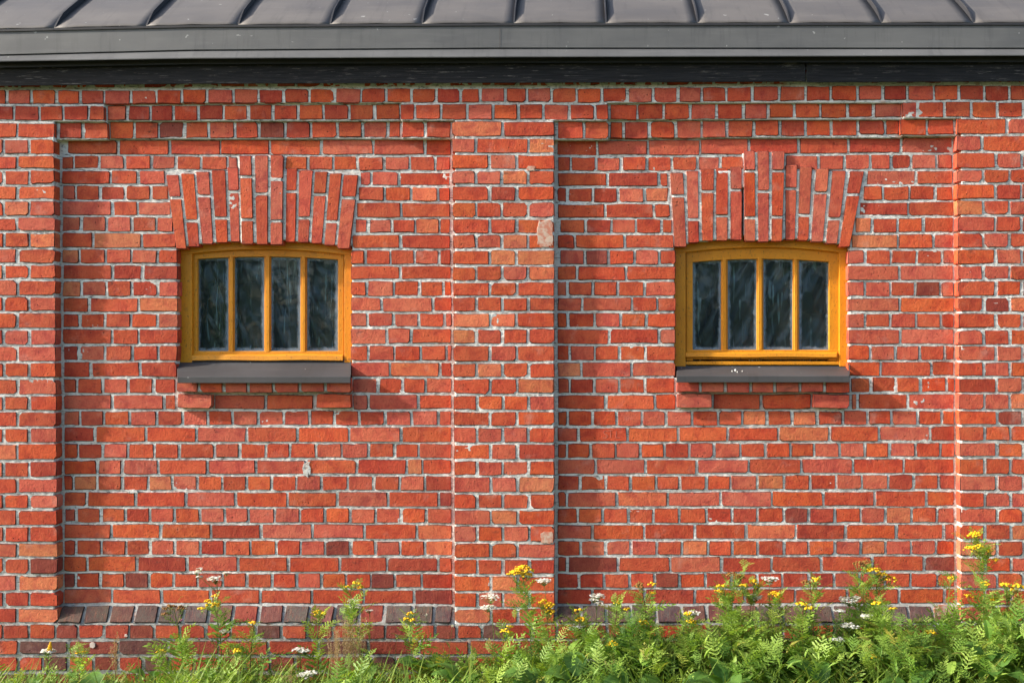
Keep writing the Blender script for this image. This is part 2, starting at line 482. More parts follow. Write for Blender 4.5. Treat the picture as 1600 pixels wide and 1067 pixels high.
TONES = {
    'red': (0.440, 0.062, 0.027), 'orange': (0.490, 0.070, 0.024), 'rose': (0.455, 0.082, 0.050),
    'deep': (0.350, 0.043, 0.023), 'dark': (0.225, 0.038, 0.026), 'pale': (0.530, 0.125, 0.058),
    'soot': (0.080, 0.052, 0.047), 'plum': (0.130, 0.052, 0.044),
}
MIXES = {
    'bay_a': (('red', 38), ('rose', 42), ('orange', 8), ('deep', 8), ('dark', 1.5), ('pale', 4)),
    'bay_b': (('red', 40), ('rose', 32), ('orange', 16), ('deep', 6), ('dark', 1.5), ('pale', 6)),
    'pil': (('red', 34), ('rose', 26), ('orange', 22), ('deep', 5), ('dark', 2), ('pale', 16)),
    'low': (('red', 40), ('rose', 14), ('orange', 14), ('deep', 28), ('dark', 5)),
    'cor': (('red', 38), ('rose', 22), ('orange', 24), ('deep', 14), ('dark', 1)),
    'plinth': (('soot', 50), ('plum', 42), ('dark', 8)),
    'base': (('deep', 36), ('dark', 32), ('red', 12), ('plum', 20)),
    'arch': (('rose', 58), ('red', 28), ('orange', 8), ('deep', 5), ('plum', 1)),
}
def tone(mix):
    names, ws = zip(*MIXES[mix])
    c = TONES[random.choices(names, ws)[0]]
    k = random.uniform(0.88, 1.12); g = random.uniform(0.85, 1.18)
    return (c[0] * k, c[1] * k * g, c[2] * k * g * random.uniform(0.9, 1.1), 1)

NB = 0
def brick(x0, x1, y0, y1, p, parent, mix, dep=0.11, wear=1, rot=None, col=None, tilt=0.75):
    global NB
    if x1 - x0 < 4: return None
    a = P(x0, y0, p); b = P(x1, y1, p)
    w = b[0] - a[0]; h = a[2] - b[2]
    me, mw, mh = get_brick(w, h, dep, wear)
    o = bpy.data.objects.new("brick", me); COL.objects.link(o)
    o.location = ((a[0] + b[0]) / 2, -p + random.gauss(0, 0.0010), (a[2] + b[2]) / 2)
    fl = random.choice((0, math.pi))
    o.rotation_euler = rot if rot else (math.radians(random.gauss(0, tilt)), fl + math.radians(random.gauss(0, 0.22)), math.radians(random.gauss(0, tilt * min(1.0, .13 / w))))
    o.scale = (w / mw, 1, h / mh)
    o.color = col or tone(mix)
    o.parent = parent
    NB += 1
    return o

def row(joints, yt, yb, p, parent, mix, flush=(False, False), wear=1, gap=1.8, dep=0.11):
    """bricks between neighbouring joint centres; flush ends reach the very edge"""
    for i in range(len(joints) - 1):
        g0 = 0.2 if (i == 0 and flush[0]) else gap + random.uniform(-0.6, 0.6)
        g1 = 0.2 if (i == len(joints) - 2 and flush[1]) else gap + random.uniform(-0.6, 0.6)
        xm = (joints[i] + joints[i + 1]) / 2
        a = yt(xm) if callable(yt) else yt; b = yb(xm) if callable(yb) else yb
        brick(joints[i] + g0, joints[i + 1] - g1, a + random.uniform(-.5, .5), b + random.uniform(-.5, .5), p, parent, mix, wear=wear, dep=dep)

YB = {  # top of every course in the bays, read at four places along the wall
 150: [141,165.5,191,219.4,244,266.6,290.2,314.5,339,364,390,414,439.4,465.4,490,514.4,540,566,591.3,617,642,667,693,718.8,743.5,768.4,793.7,818.4,843.7,869,895,920,945],
 640: [138.4,162.7,189.7,217.7,244.7,269,293,317,342.6,367,391,416,439.4,464.7,489,513,539.7,566,591,616.6,642,667,693,718,743.4,768.8,794,819.4,844.7,870.7,896,921.3,946],
 960: [137.5,163,190,220,245.7,270,294,319,343,367,390.5,415.8,440.4,464.7,489,513.7,540,566,591.3,616.6,642,668,692.6,717.8,743,768.8,794,819.4,844.7,870,896,920.6,946],
 1400: [133.3,159.6,186.3,213.6,241.3,266.6,291,315.6,340,366,390.5,415,440.4,465.4,490,514.4,540,565,589.6,615,642,666,691.5,716,741.8,767,793,819,844.7,869,895,919.6,945],
}
def ytop(k): return lambda x: float(np.interp(x, list(YB), [YB[q][k] for q in YB]))
def ybot(k): return lambda x: float(np.interp(x, list(YB), [YB[q][k + 1] for q in YB])) - 3.5
YP1 = [143.4,167,192.4,217.7,243.7,266.6,291,314.5,340,363.5,389.5,414,438.4,464,489,515.4,541.7,567,592.3,619,643.6,669,694,721.5,747.5,772.8,797,822.8,848.7,872.4,899,925.7,950,975]
YP2 = [138,163,190,216,242,267,291,316,342.5,367,391,416.5,441,465,489,514,540,567,592,618,643,668,694,720,745,772,797,822,849,874,900,926,951,976]
YP3 = [134,159.6,185.6,212.6,239,265,288,314,338.5,364.5,389.5,415,439.4,464.7,490,515.4,541,566,590.6,615.6,642,666,691.5,716.4,743.4,769.4,794.7,819.4,845.4,871.4,896,921,947,973]

A_L = {4:[95.5,115.5,155,195,237,275,314,355.5,372],5:[95.5,173,216,259],6:[95.5,117.7,156.5,195,236,264],7:[95.5,175.5,215,268],8:[95.5,126.5,166,205.5,244,272],
 9:[96,144.5,222,277],10:[96,124,165.5,205.5,246,277],11:[96.5,176,223,277],12:[96.5,127,166.7,206,245.5,278],13:[97,139.7,217,278],14:[97,124,164,204.5,245.5,278],
 15:[97,175.5,217,277.5],16:[97,123,164,206,247,277],17:[97.5,141.7,219,276],18:[97.5,120.5,160.5,200,239.5,275.5],19:[98,175.5,256.5,275.5]}
A_R = {4:[445,481,521,559,600,640,680,705],5:[561,580,623,704.5],6:[559,601,642.5,684,705],7:[556,627,705],8:[553,575.5,612.5,649,686.5,705],9:[549,626,705.5],
 10:[548,571,610,648,686,705.5],11:[548,625.5,706],12:[548,573,615,656,693,706.5],13:[548,596,676,707],14:[548,574.5,615,655,694.5,707],15:[548,604.5,642,707],
 16:[548,575,616,657,698,707],17:[548,609,687.5,707],18:[550,591,629,665,707],19:[550,576,654,707]}
A_F = {3:[104,185,265,344.5,422,502.5,583.5,664,705],20:[98,124.7,162,202.5,244.5,285,325,363.5,403.5,443,483.5,522.5,561.5,602,643,684.5,707],
 21:[98.5,148.5,227.5,307,385,465,546,626.5,707],22:[98.5,122,160.6,200,241,280,335,374.7,415,453,493.5,534,575.7,616,654,707],
 23:[98.5,152,191.5,247,324.5,400.5,479,558,635.5,660,707],24:[98.5,114.5,152.5,191.5,231.5,269.5,308.5,347,385.5,424.5,463,503,543.5,584,625,664,707],
 25:[98.5,136,212,290.5,368.5,449,527,606,686,707],26:[98.5,118.7,158,196,234,272.5,312.7,350.6,388.4,429,469,508.3,547,587,627,666,707],
 27:[98.5,174.5,250.5,330,408,488,569,651.5,707.5],28:[98.5,119,158,197.5,235,273.5,312.7,351,391.5,431,470,508,548,586.5,625.5,664,708],
 29:[98.5,136.5,214,292,371,450.5,530.5,604.5,685,708],30:[98.5,118,156.5,194.5,233,271,309,348,386,425,464,502,541,579.5,617,658.5,708],
 31:[98.5,174.5,252,329,406.5,487,568,647,708]}
B_L = {4:[870,892,931.5,970.5,1010.5,1050,1090.5,1125.3,1163],5:[870,950,1030,1045],6:[869,887,927,966,1007.5,1046],7:[869,946,1021.5,1049],8:[874,915.5,955,993.5,1033.5,1051],
 9:[869.5,898.5,976,1054],10:[874,913.5,951,991.5,1030,1056],11:[869.5,902,978,1056],12:[869.5,887,927,966.5,1007,1056],13:[869.5,909.5,988,1027.5,1056],
 14:[869.5,887.5,929,970,1010.5,1056],15:[869.5,951.5,1030,1056],16:[869.5,890.5,929.6,968,1009,1056],17:[869.5,908,987,1056],18:[869.5,890.5,929,968,1007.5,1056],19:[870,946,1023,1057]}
B_R = {4:[1227,1279.5,1320,1360,1393,1424,1464,1489],5:[1353,1431.5,1490],6:[1348,1380,1421,1461,1490],7:[1341,1419.5,1491],8:[1336,1363,1403,1443,1491],9:[1329,1404,1458.5,1491],
 10:[1325,1352,1392.5,1433,1472,1492],11:[1325,1406,1491],12:[1325,1352,1392,1430,1470,1492],13:[1326,1406,1492],14:[1326,1352,1392,1432,1471,1492],15:[1326,1406.5,1492],
 16:[1326,1361,1399.5,1437.5,1477,1492],17:[1326,1376.5,1455.5,1492],18:[1329,1361,1400.5,1438,1479,1493],19:[1329,1340,1419,1493]}
B_F = {3:[870,933,1012.5,1094,1171,1248,1326,1408,1489],20:[870,887,926,964,1003,1041,1081.5,1121.5,1159.5,1198.5,1237.5,1277,1317,1356,1393.5,1434.5,1472,1493],
 21:[870,903.5,980.5,1059.5,1137,1216.5,1296.5,1374,1453.5,1493],22:[870,886,923.5,962,1000,1038,1077,1115.5,1157,1196,1235,1272,1312.5,1352,1390,1431,1470,1493],
 23:[870,930.5,1009,1089,1170,1252.5,1333,1412.5,1493],24:[870,906,946.5,985.5,1025,1062.5,1103.5,1142,1183.5,1225.5,1266,1307,1347,1388,1428,1467.5,1493],
 25:[870,886,964,1043.5,1126,1206,1286.5,1368,1448,1493],26:[870,903,941.5,981.5,1021.5,1062,1104,1144,1184,1225,1264,1304.5,1345,1383.5,1424,1464.5,1493],
 27:[870,926,1007.5,1086.5,1166,1244.5,1321.5,1401,1475,1493],28:[870,907.5,946.5,986,1026.5,1065.5,1107,1144.5,1184,1225,1264,1305,1345.5,1384.5,1424,1463,1493],
 29:[870,886,966,1047.5,1127.5,1206,1283.5,1362.5,1444,1493],30:[870,905,944.5,983.5,1023,1062,1103,1143,1183.5,1223,1264,1303.5,1343,1382.5,1423.5,1464.5,1493],
 31:[870,925.5,1007,1085,1164,1242,1324,1404,1476,1493]}

def opening(w):
    def f(x, y):
        crack = (x > 1158.8) & (x < 1163.2) & (y > 262) & (y < 376) if w is W2 else False
        return crack | (x > w['x0'] - 2.2) & (x < w['x1'] + 2.2) & (y > arc(w, x, w['s_end'], w['s_mid']) - 6) & (y < 589)
    return f

bays = []
for (name, x0, x1, w, L, R, FU, mix) in (("wall_panel", 84, 716, W1, A_L, A_R, A_F, 'bay_a'), ("wall_panel", 864, 1502, W2, B_L, B_R, B_F, 'bay_b')):
    pan = mortar(name, B, x0, x1, 200, 960, 0.0, hole=opening(w))
    tag(pan, "recessed brick bay of the left window" if w is W1 else "recessed brick bay of the right window")
    for k, j in L.items(): row(j, ytop(k), ybot(k), 0, pan, mix, flush=(False, 10 <= k <= 17), wear=0.8)
    for k, j in R.items(): row(j, ytop(k), ybot(k), 0, pan, mix, flush=(10 <= k <= 17, False), wear=0.8)
    for k, j in FU.items(): row(j, ytop(k), ybot(k), 0, pan, 'low' if k >= 29 else mix, wear=0.8)
    bays.append(pan)
# stretchers between the two proud corner bricks under each sill
row([334, 415, 490], ytop(19), ybot(19), 0.004, bays[0], 'bay_a'); row([1113.5, 1190, 1269], ytop(19), ybot(19), 0.004, bays[1], 'bay_b')

# ---- pilasters
def slope(x0, x1): return lambda y: x0 + (x1 - x0) * (y - 190) / 770.0
def pilaster(xl, xr, YP, even, odd, label):
    """xl, xr give the edges at a height; joints of alternate courses between them"""
    ml, mr = (xl(570) if xl else even[0] - 50), (xr(570) if xr else 0)
    o = None
    x_a = min(xl(190), xl(960)) + 1.2 if xl else -160; x_b = max(xr(190), xr(960)) - 1.2 if xr else 1775
    if xl: x_a = max(xl(190), xl(960)) + 0.6
    if xr: x_b = min(xr(190), xr(960)) - 0.6
    o = mortar("pilaster", B, x_a, x_b, YP[2] - 3, 978, DP, back=0.06)
    tag(o, label)
    for k in range(2, 33):
        y = YP[k]; yb = YP[k + 1] - 3.6
        J = even if k % 2 == 0 else odd
        if k == 2 and 2 in special: J = special[2]
        if k == 3 and 3 in special: J = special[3]
        J = list(J)
        dx = 0
        if xl: J = [xl(y)] + [q + (xl(y) - xl(570)) * .6 for q in J]
        if xr: J = J + [xr(y)]
        row(J, y, yb, DP, o, 'pil', flush=(bool(xl), bool(xr)), wear=1.4, gap=1.95)
    return o
special = {}
P1 = pilaster(None, slope(84.5, 90.5), YP1, [-151, -91, -51, 27], [-131, -91, -52, 5.5, 45.5], "brick pilaster at the left end of the view")
# four-course bond of quoins
special = {2: [786.5], 3: [745, 826.5]}
P2 = pilaster(slope(706, 710.5), slope(866, 866.5), YP2, [766, 808], [745, 785, 826], "brick pilaster between the two windows")
special = {2: [1576, 1636], 3: [1537, 1617]}
P3 = pilaster(slope(1495, 1502), None, YP3, [1557.5, 1598, 1658, 1735], [1538, 1579, 1619, 1697, 1737], "brick pilaster at the right end of the view")

# ---- corbelled cornice under the eave
K0 = [-147,-108,-68.5,-29,11,48.5,88,125,163,204,244,284,323.5,364.5,404,443,483.5,523,564,603.5,643,681.5,719.5,750,790,823,862,901.5,940.5,980,1020.5,1059.5,1096.5,1135,1175.5,1217.5,1259,1298.5,1339.5,1379,1418.5,1459,1498,1538,1578,1618,1658,1698,1738]
COR = mortar("cornice", B, -160, 1775, 104, 160.5, DP, back=0.06)
def strip(x0, x1, ka, p): return mortar("mortar_bed", COR, x0, x1, ytop(ka)((x0 + x1) / 2) - 3.5, ytop(ka + 1)((x0 + x1) / 2) - 1.5, p, back=0.06)
row(K0, ytop(0), ybot(0), DP, COR, 'cor')
row([q + 19 for q in K0], lambda x: ytop(0)(x) - 25.5, lambda x: ytop(0)(x) - 4.2, DP - 0.004, COR, 'cor')
S1, S2 = DP * 0.66, DP * 0.33
strip(-160, 162, 1, DP); strip(627, 949, 1, DP); strip(1412, 1775, 1, DP); strip(160, 630, 1, S1); strip(947, 1414, 1, S1)
row([-140,-100,-60,-20,21,61.5,99,138.5,163], ytop(1), ybot(1), DP, COR, 'cor', flush=(0, 1))
row([165.5,198.5,235,271.5,310,349.5,388,427,466,505.5,545.5,585.5,625.5], ytop(1), ybot(1), S1, COR, 'cor')
row([626,648,689.5,730,770,810.5,849,890,930,950.5], ytop(1), ybot(1), DP, COR, 'cor', flush=(1, 1))
row([952,996,1037.5,1078.5,1119,1162,1201,1241.5,1282,1324.5,1365.5,1409.5], ytop(1), ybot(1), S1, COR, 'cor')
row([1410.5,1434,1476,1518,1559,1600,1640,1680,1720,1760], ytop(1), ybot(1), DP, COR, 'cor', flush=(1, 0))
strip(88, 167, 2, S1); strip(628, 710, 2, S1); strip(866, 950, 2, S1); strip(1409, 1500, 2, S1); strip(164, 630, 2, S2); strip(948, 1411, 2, S2)
row([92,129.5,168.5], ytop(2), ybot(2), S1, COR, 'cor', flush=(0, 1))
row([170.5,210,248.5,288,326.5,367,405,445.5,486,527,567,606.5,627], ytop(2), ybot(2), S2, COR, 'cor')
row([627,665,705], ytop(2), ybot(2), S1, COR, 'cor', flush=(1, 0))
row([869,912,951], ytop(2), ybot(2), S1, COR, 'cor', flush=(0, 1))
row([952.5,974.5,1015,1056,1096.5,1136.5,1177.5,1218.5,1258,1298.5,1341,1383.5,1406.5], ytop(2), ybot(2), S2, COR, 'cor')
row([1406.5,1448.5,1492], ytop(2), ybot(2), S1, COR, 'cor', flush=(1, 0))

# ---- plinth: sloped, sooty weathering course, then courses flush with the pilasters
PL = mortar("plinth", B, -160, 1775, 973.5, 1085, DP, back=0.06, mat=DIRTY)
tag(PL, "dark stained brick plinth behind the weeds")
SL = math.atan2(DP, 25 * 5.47 / FPX)
for (xa, xb, J) in ((88, 712, [91,131,171,210,247.5,287,326,364,404.5,443,483,522.5,561,601,644,678,708]), (864, 1502, [869,908,947,986,1026,1066,1105,1145,1184,1224,1263,1302,1341,1380,1420,1459,1494])):
    mortar("mortar_bed", PL, xa, xb, 941.5, 974, 0.0, p2=DP, back=0.06, mat=DIRTY)
    for a, b in zip(J[:-1], J[1:]):
        o = brick(a + 2.4, b - 2.4, 945.8, 970.5, DP * 0.5 + 0.005, PL, 'plinth', wear=0.7)
        o.rotation_euler = (-SL + math.radians(random.gauss(0, 3)), math.radians(random.gauss(0, 1.2)), math.radians(random.gauss(0, 2.5)))
        o.location.y += random.gauss(0, .0025)
        o.scale.z *= 1.06
row([-150,-112,-73,-34,4,45,86,122,162,201.5,241,281,321,360,400,440,480,520,560,602,640,680,714,753,792,832,870,910,949,988,1027,1067,1106,1146,1185,1224,1264,1304,1343,1383,1422,1462,1500,1540,1580,1620,1660,1700], 976, 996.5, DP, PL, 'base', wear=1.6)
row([-128,-50,29,106,185,262.5,341,419,497,576,655,733,811,889,967,1045,1123,1202,1280,1358,1436,1515,1593,1671,1750], 1001, 1021, DP, PL, 'base', wear=1.6)
row([-130,-90,-51,-12,28,67,106,146,185,224,264,303,343,382,422,461,500,540,580,619,658,698,737,777,816,856,895,934,974,1013,1053,1092,1132,1171,1210,1250,1290,1329,1368,1408,1447,1487,1526,1566,1605,1645,1684,1724], 1026, 1047, DP, PL, 'base', wear=1.6)
row([-100,-22,57,135,213,291,370,448,526,604,682,761,839,917,995,1073,1152,1230,1308,1386,1465,1543,1621,1700], 1052, 1072, DP, PL, 'base', wear=1.6)

# ---- segmental arches of upright bricks with a taller key of three
V1 = [(259,279,273,275,292,388.5,[309]),(282.5,303.7,271,294,312,385,[345]),(305.5,327,268,315,333.5,381,[306]),(330,352.6,265,337.5,356,379,[340.5]),(354.5,372.5,261,359.5,375,377.5,[299]),
      (373.5,393,243,377,396.5,381.5,[276,343]),(397.5,418.8,242.5,400,418.8,381.5,[303]),(422,442.5,242,421.7,441.5,382,[280,345]),
      (447,464.5,262.5,445,462,378,[299]),(467,489,265.7,465,482.5,378.5,[340.5]),(491.8,512,268,485.5,503.5,380,[303.5]),(514.5,534.3,270.6,506,523.7,383,[346]),(536.5,560,273,526,546.5,388,[309])]
V2 = [(1047,1068,269.5,1054,1073,385.5,[306]),(1072.5,1091.5,266.6,1075,1092.8,379,[342.6]),(1095,1116,264,1096.5,1114.8,376,[299]),(1118.5,1138.3,261.6,1118.5,1137.3,375.5,[337]),(1141,1159.5,260,1141,1159.5,374.5,[297]),
      (1162.5,1180.3,235,1164,1181,376.5,[267,340]),(1183,1202.5,235.5,1184.5,1202,377.5,[299]),(1206.5,1226.5,236,1205,1222.5,376.5,[267,339]),
      (1227.5,1246.3,257,1226.5,1243,374.5,[294.7]),(1249.5,1270,260,1246,1263.8,375.5,[336]),(1275,1296,263,1267,1286.8,377.5,[301]),(1300.5,1322.6,266,1290.5,1309,380.5,[341.5]),(1328,1351,267,1311,1328,385.5,[304])]
def quad_brick(q, p, parent, mix, dep=0.1):
    """a brick cut to a wedge: q = corners tl, tr, br, bl on the drawing grid"""
    global NB
    cx = sum(a for a, _ in q) / 4; cy = sum(b for _, b in q) / 4
    c = P(cx, cy, p)
    W = [P(a, b, p) for a, b in q]
    out = []
    for i in range(4):
        a = Vector(W[i]); prv = Vector(W[i - 1]); nxt = Vector(W[(i + 1) % 4])
        ch = random.uniform(0.0018, 0.004) + (random.uniform(0.002, 0.006) if random.random() < .15 else 0)
        out += [a + (prv - a).normalized() * ch, a + (nxt - a).normalized() * ch]
    pts = [(o.x - c[0] + random.uniform(-.001, .001), o.z - c[2] + random.uniform(-.001, .001)) for o in out]
    k = 0.955
    v = [(x - math.copysign(.0028, x), random.uniform(0, .001), z - math.copysign(.0028, z)) for x, z in pts]
    v += [(x, random.uniform(.0035, .0055), z) for x, z in pts] + [(x, dep, z) for x, z in pts]
    n = 8; f = [tuple(range(n - 1, -1, -1))]
    for s in (0, n):
        for i in range(n):
            j = (i + 1) % n; f.append((s + i, s + j, s + n + j, s + n + i))
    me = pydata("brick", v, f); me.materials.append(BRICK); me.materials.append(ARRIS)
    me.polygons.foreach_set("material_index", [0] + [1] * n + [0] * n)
    o = link("brick", me, None, parent)
    o.location = (c[0], -p + random.gauss(0, .001), c[2])
    o.rotation_euler = (math.radians(random.gauss(0, .7)), 0, math.radians(random.gauss(0, .9)))
    o.color = tone(mix); NB += 1
    return o
for V, w, lab in ((V1, W1, "brick arch over the left window"), (V2, W2, "brick arch with a long crack over the right window")):
    pa, pk = 0.0065, 0.014
    def inside(x, y, V=V):
        a, b = V[0], V[-1]
        xl = a[0] + (a[3] - a[0]) * (y - a[2]) / (a[5] - a[2]) + 2.5; xr = b[1] + (b[4] - b[1]) * (y - b[2]) / (b[5] - b[2]) - 2.5
        mid = (x > V[5][0] - 2) & (x < V[7][1] - 2)
        yt = np.where(mid, V[6][2] + 3, V[4][2] + 3 + (a[2] - V[4][2]) * np.abs(x - (V[5][0] + V[7][1]) / 2) / ((b[1] - a[0]) / 2))
        yb = arc(w, x, V[0][5], V[3][5] - 1.5) - 3
        ok = (x > xl) & (x < xr) & (y > yt) & (y < yb)
        return ok & ~((x > 1158.8) & (x < 1163.2) & (y > 292)) if w is W2 else ok
    arch = mortar("window_arch", B, V[0][0] - 4, V[-1][1] + 4, V[6][2], 392, pa, hole=lambda x, y: ~inside(x, y), back=0.09)
    tag(arch, lab)
    mortar("mortar_bed", arch, V[5][0] + 2.5, V[7][1] - 3, V[6][2] + 2, V[6][5] - 3, pk, back=0.05)
    for i, (a0, a1, ya, b0, b1, yb, cuts) in enumerate(V):
        p = pk if 5 <= i <= 7 else pa
        ys = [ya] + cuts + [yb]
        for s in range(len(ys) - 1):
            y0 = ys[s] + (1.9 if s else 0); y1 = ys[s + 1] - (1.9 if s < len(ys) - 2 else 0)
            f = lambda y: (y - ya) / (yb - ya)
            l = lambda y: a0 + (b0 - a0) * f(y) + 0.3; r = lambda y: a1 + (b1 - a1) * f(y) - 0.3
            quad_brick([(l(y0), y0), (r(y0), y0), (r(y1), y1), (l(y1), y1)], p, arch, 'arch')

# ---- courses below the sills
for pan, J, C, mix in ((bays[0], [276,310.5,349,387.5,427.5,468.5,508.5,548], ((277, 330.5), (494, 548.5)), 'arch'), (bays[1], [1058,1095,1133.5,1173,1211,1250,1289,1328], ((1058.5, 1112), (1271.5, 1327.5)), 'arch')):
    mortar("mortar_bed", pan, J[0] + 2, J[-1] - 2, 591, 612, 0.040, back=0.06)
    row(J, 589.5, 612.6, 0.044, pan, mix, flush=(1, 1), wear=1.4, gap=1.9)
    for a, b in C: brick(a, b, 615.5, 636.8, 0.032, pan, mix, tilt=0.4)

# ---- small marks on the brickwork
def blob(name, parent, cx, cy, rx, ry, p, mat, th=0.004, jag=0.25, n=22):
    v = []; ph = [random.uniform(1 - jag, 1 + jag) for _ in range(n)]
    for s, d in ((1.0, 0.002), (0.97, -th * .9), (0.5, -th)):
        for i in range(n):
            a = 2 * math.pi * i / n
            ca, sa = math.cos(a), math.sin(a)
            ex, ey = math.copysign(abs(ca) ** .45, ca), math.copysign(abs(sa) ** .45, sa)
            x, y, z = P(cx + rx * s * ph[i] * ex, cy + ry * s * ph[i] * ey, p)
            v.append((x, y + d, z))
    f = []
    for s in (0, n):
        for i in range(n):
            j = (i + 1) % n; f.append((s + i, s + n + i, s + n + j, s + j))
    f.append(tuple(range(3 * n - 1, 2 * n - 1, -1)))
    return link(name, pydata(name, v, f, False), mat, parent)
blob("mortar_patch", P2, 852, 365, 12.5, 21, DP, PATCH, .0014, .10, 30)
blob("mortar_patch", P2, 855, 839, 10, 9, DP, PATCH, .0022, .12)
blob("mortar_patch", P2, 830, 263, 6, 4, DP, PATCH, .0022)
blob("mortar_patch", bays[0], 479, 731, 5, 12, 0.001, MORTAR, .0022, .4)
blob("mortar_patch", bays[0], 206, 767, 9, 2.5, 0.001, MORTAR, .0022, .3)
blob("mortar_patch", PL, 1474, 957, 15, 11, DP * .5 + .008, PATCH, .0022)
blob("lichen_spot", PL, 144, 1007, 4.2, 4.2, DP + .001, LIME, .002, .15)
blob("lichen_spot", PL, 197, 992, 2.2, 2.2, DP + .001, LIME, .002, .15)
# scratched letters S T L on one brick, which lies true
for o in bays[1].children:
    q = P(941, 677, 0)
    if o.name.startswith("brick") and abs(o.location.z - q[2]) < .03 and abs(o.location.x - q[0]) < .11:
        o.rotation_euler = (0, 0, 0); o.location.y = 0
mb = MB()
def stroke(a, b):
    (x0, y0), (x1, y1) = a, b
    d = Vector((x1 - x0, y1 - y0)).normalized(); nrm = Vector((-d.y, d.x)) * 0.26
    q = [(x0 + nrm.x, y0 + nrm.y), (x1 + nrm.x, y1 + nrm.y), (x1 - nrm.x, y1 - nrm.y), (x0 - nrm.x, y0 - nrm.y)]
    mb.poly([P(x, y, 0.0004) for x, y in q] + [P(x, y, -.004) for x, y in q], [(3, 2, 1, 0), (0, 1, 5, 4), (1, 2, 6, 5), (2, 3, 7, 6), (3, 0, 4, 7)])
S = [(950, 673.5), (946, 672), (943, 674), (944, 677), (948.5, 679), (949, 682), (946, 684), (942, 683)]
for a, b in zip(S[:-1], S[1:]): stroke(a, b)
stroke((950, 672), (957.5, 671.5)); stroke((954, 672), (954, 683)); stroke((963, 672.5), (962, 683)); stroke((962, 683), (969, 683))
mb.build("scratched_letters", CHALK, bays[1])

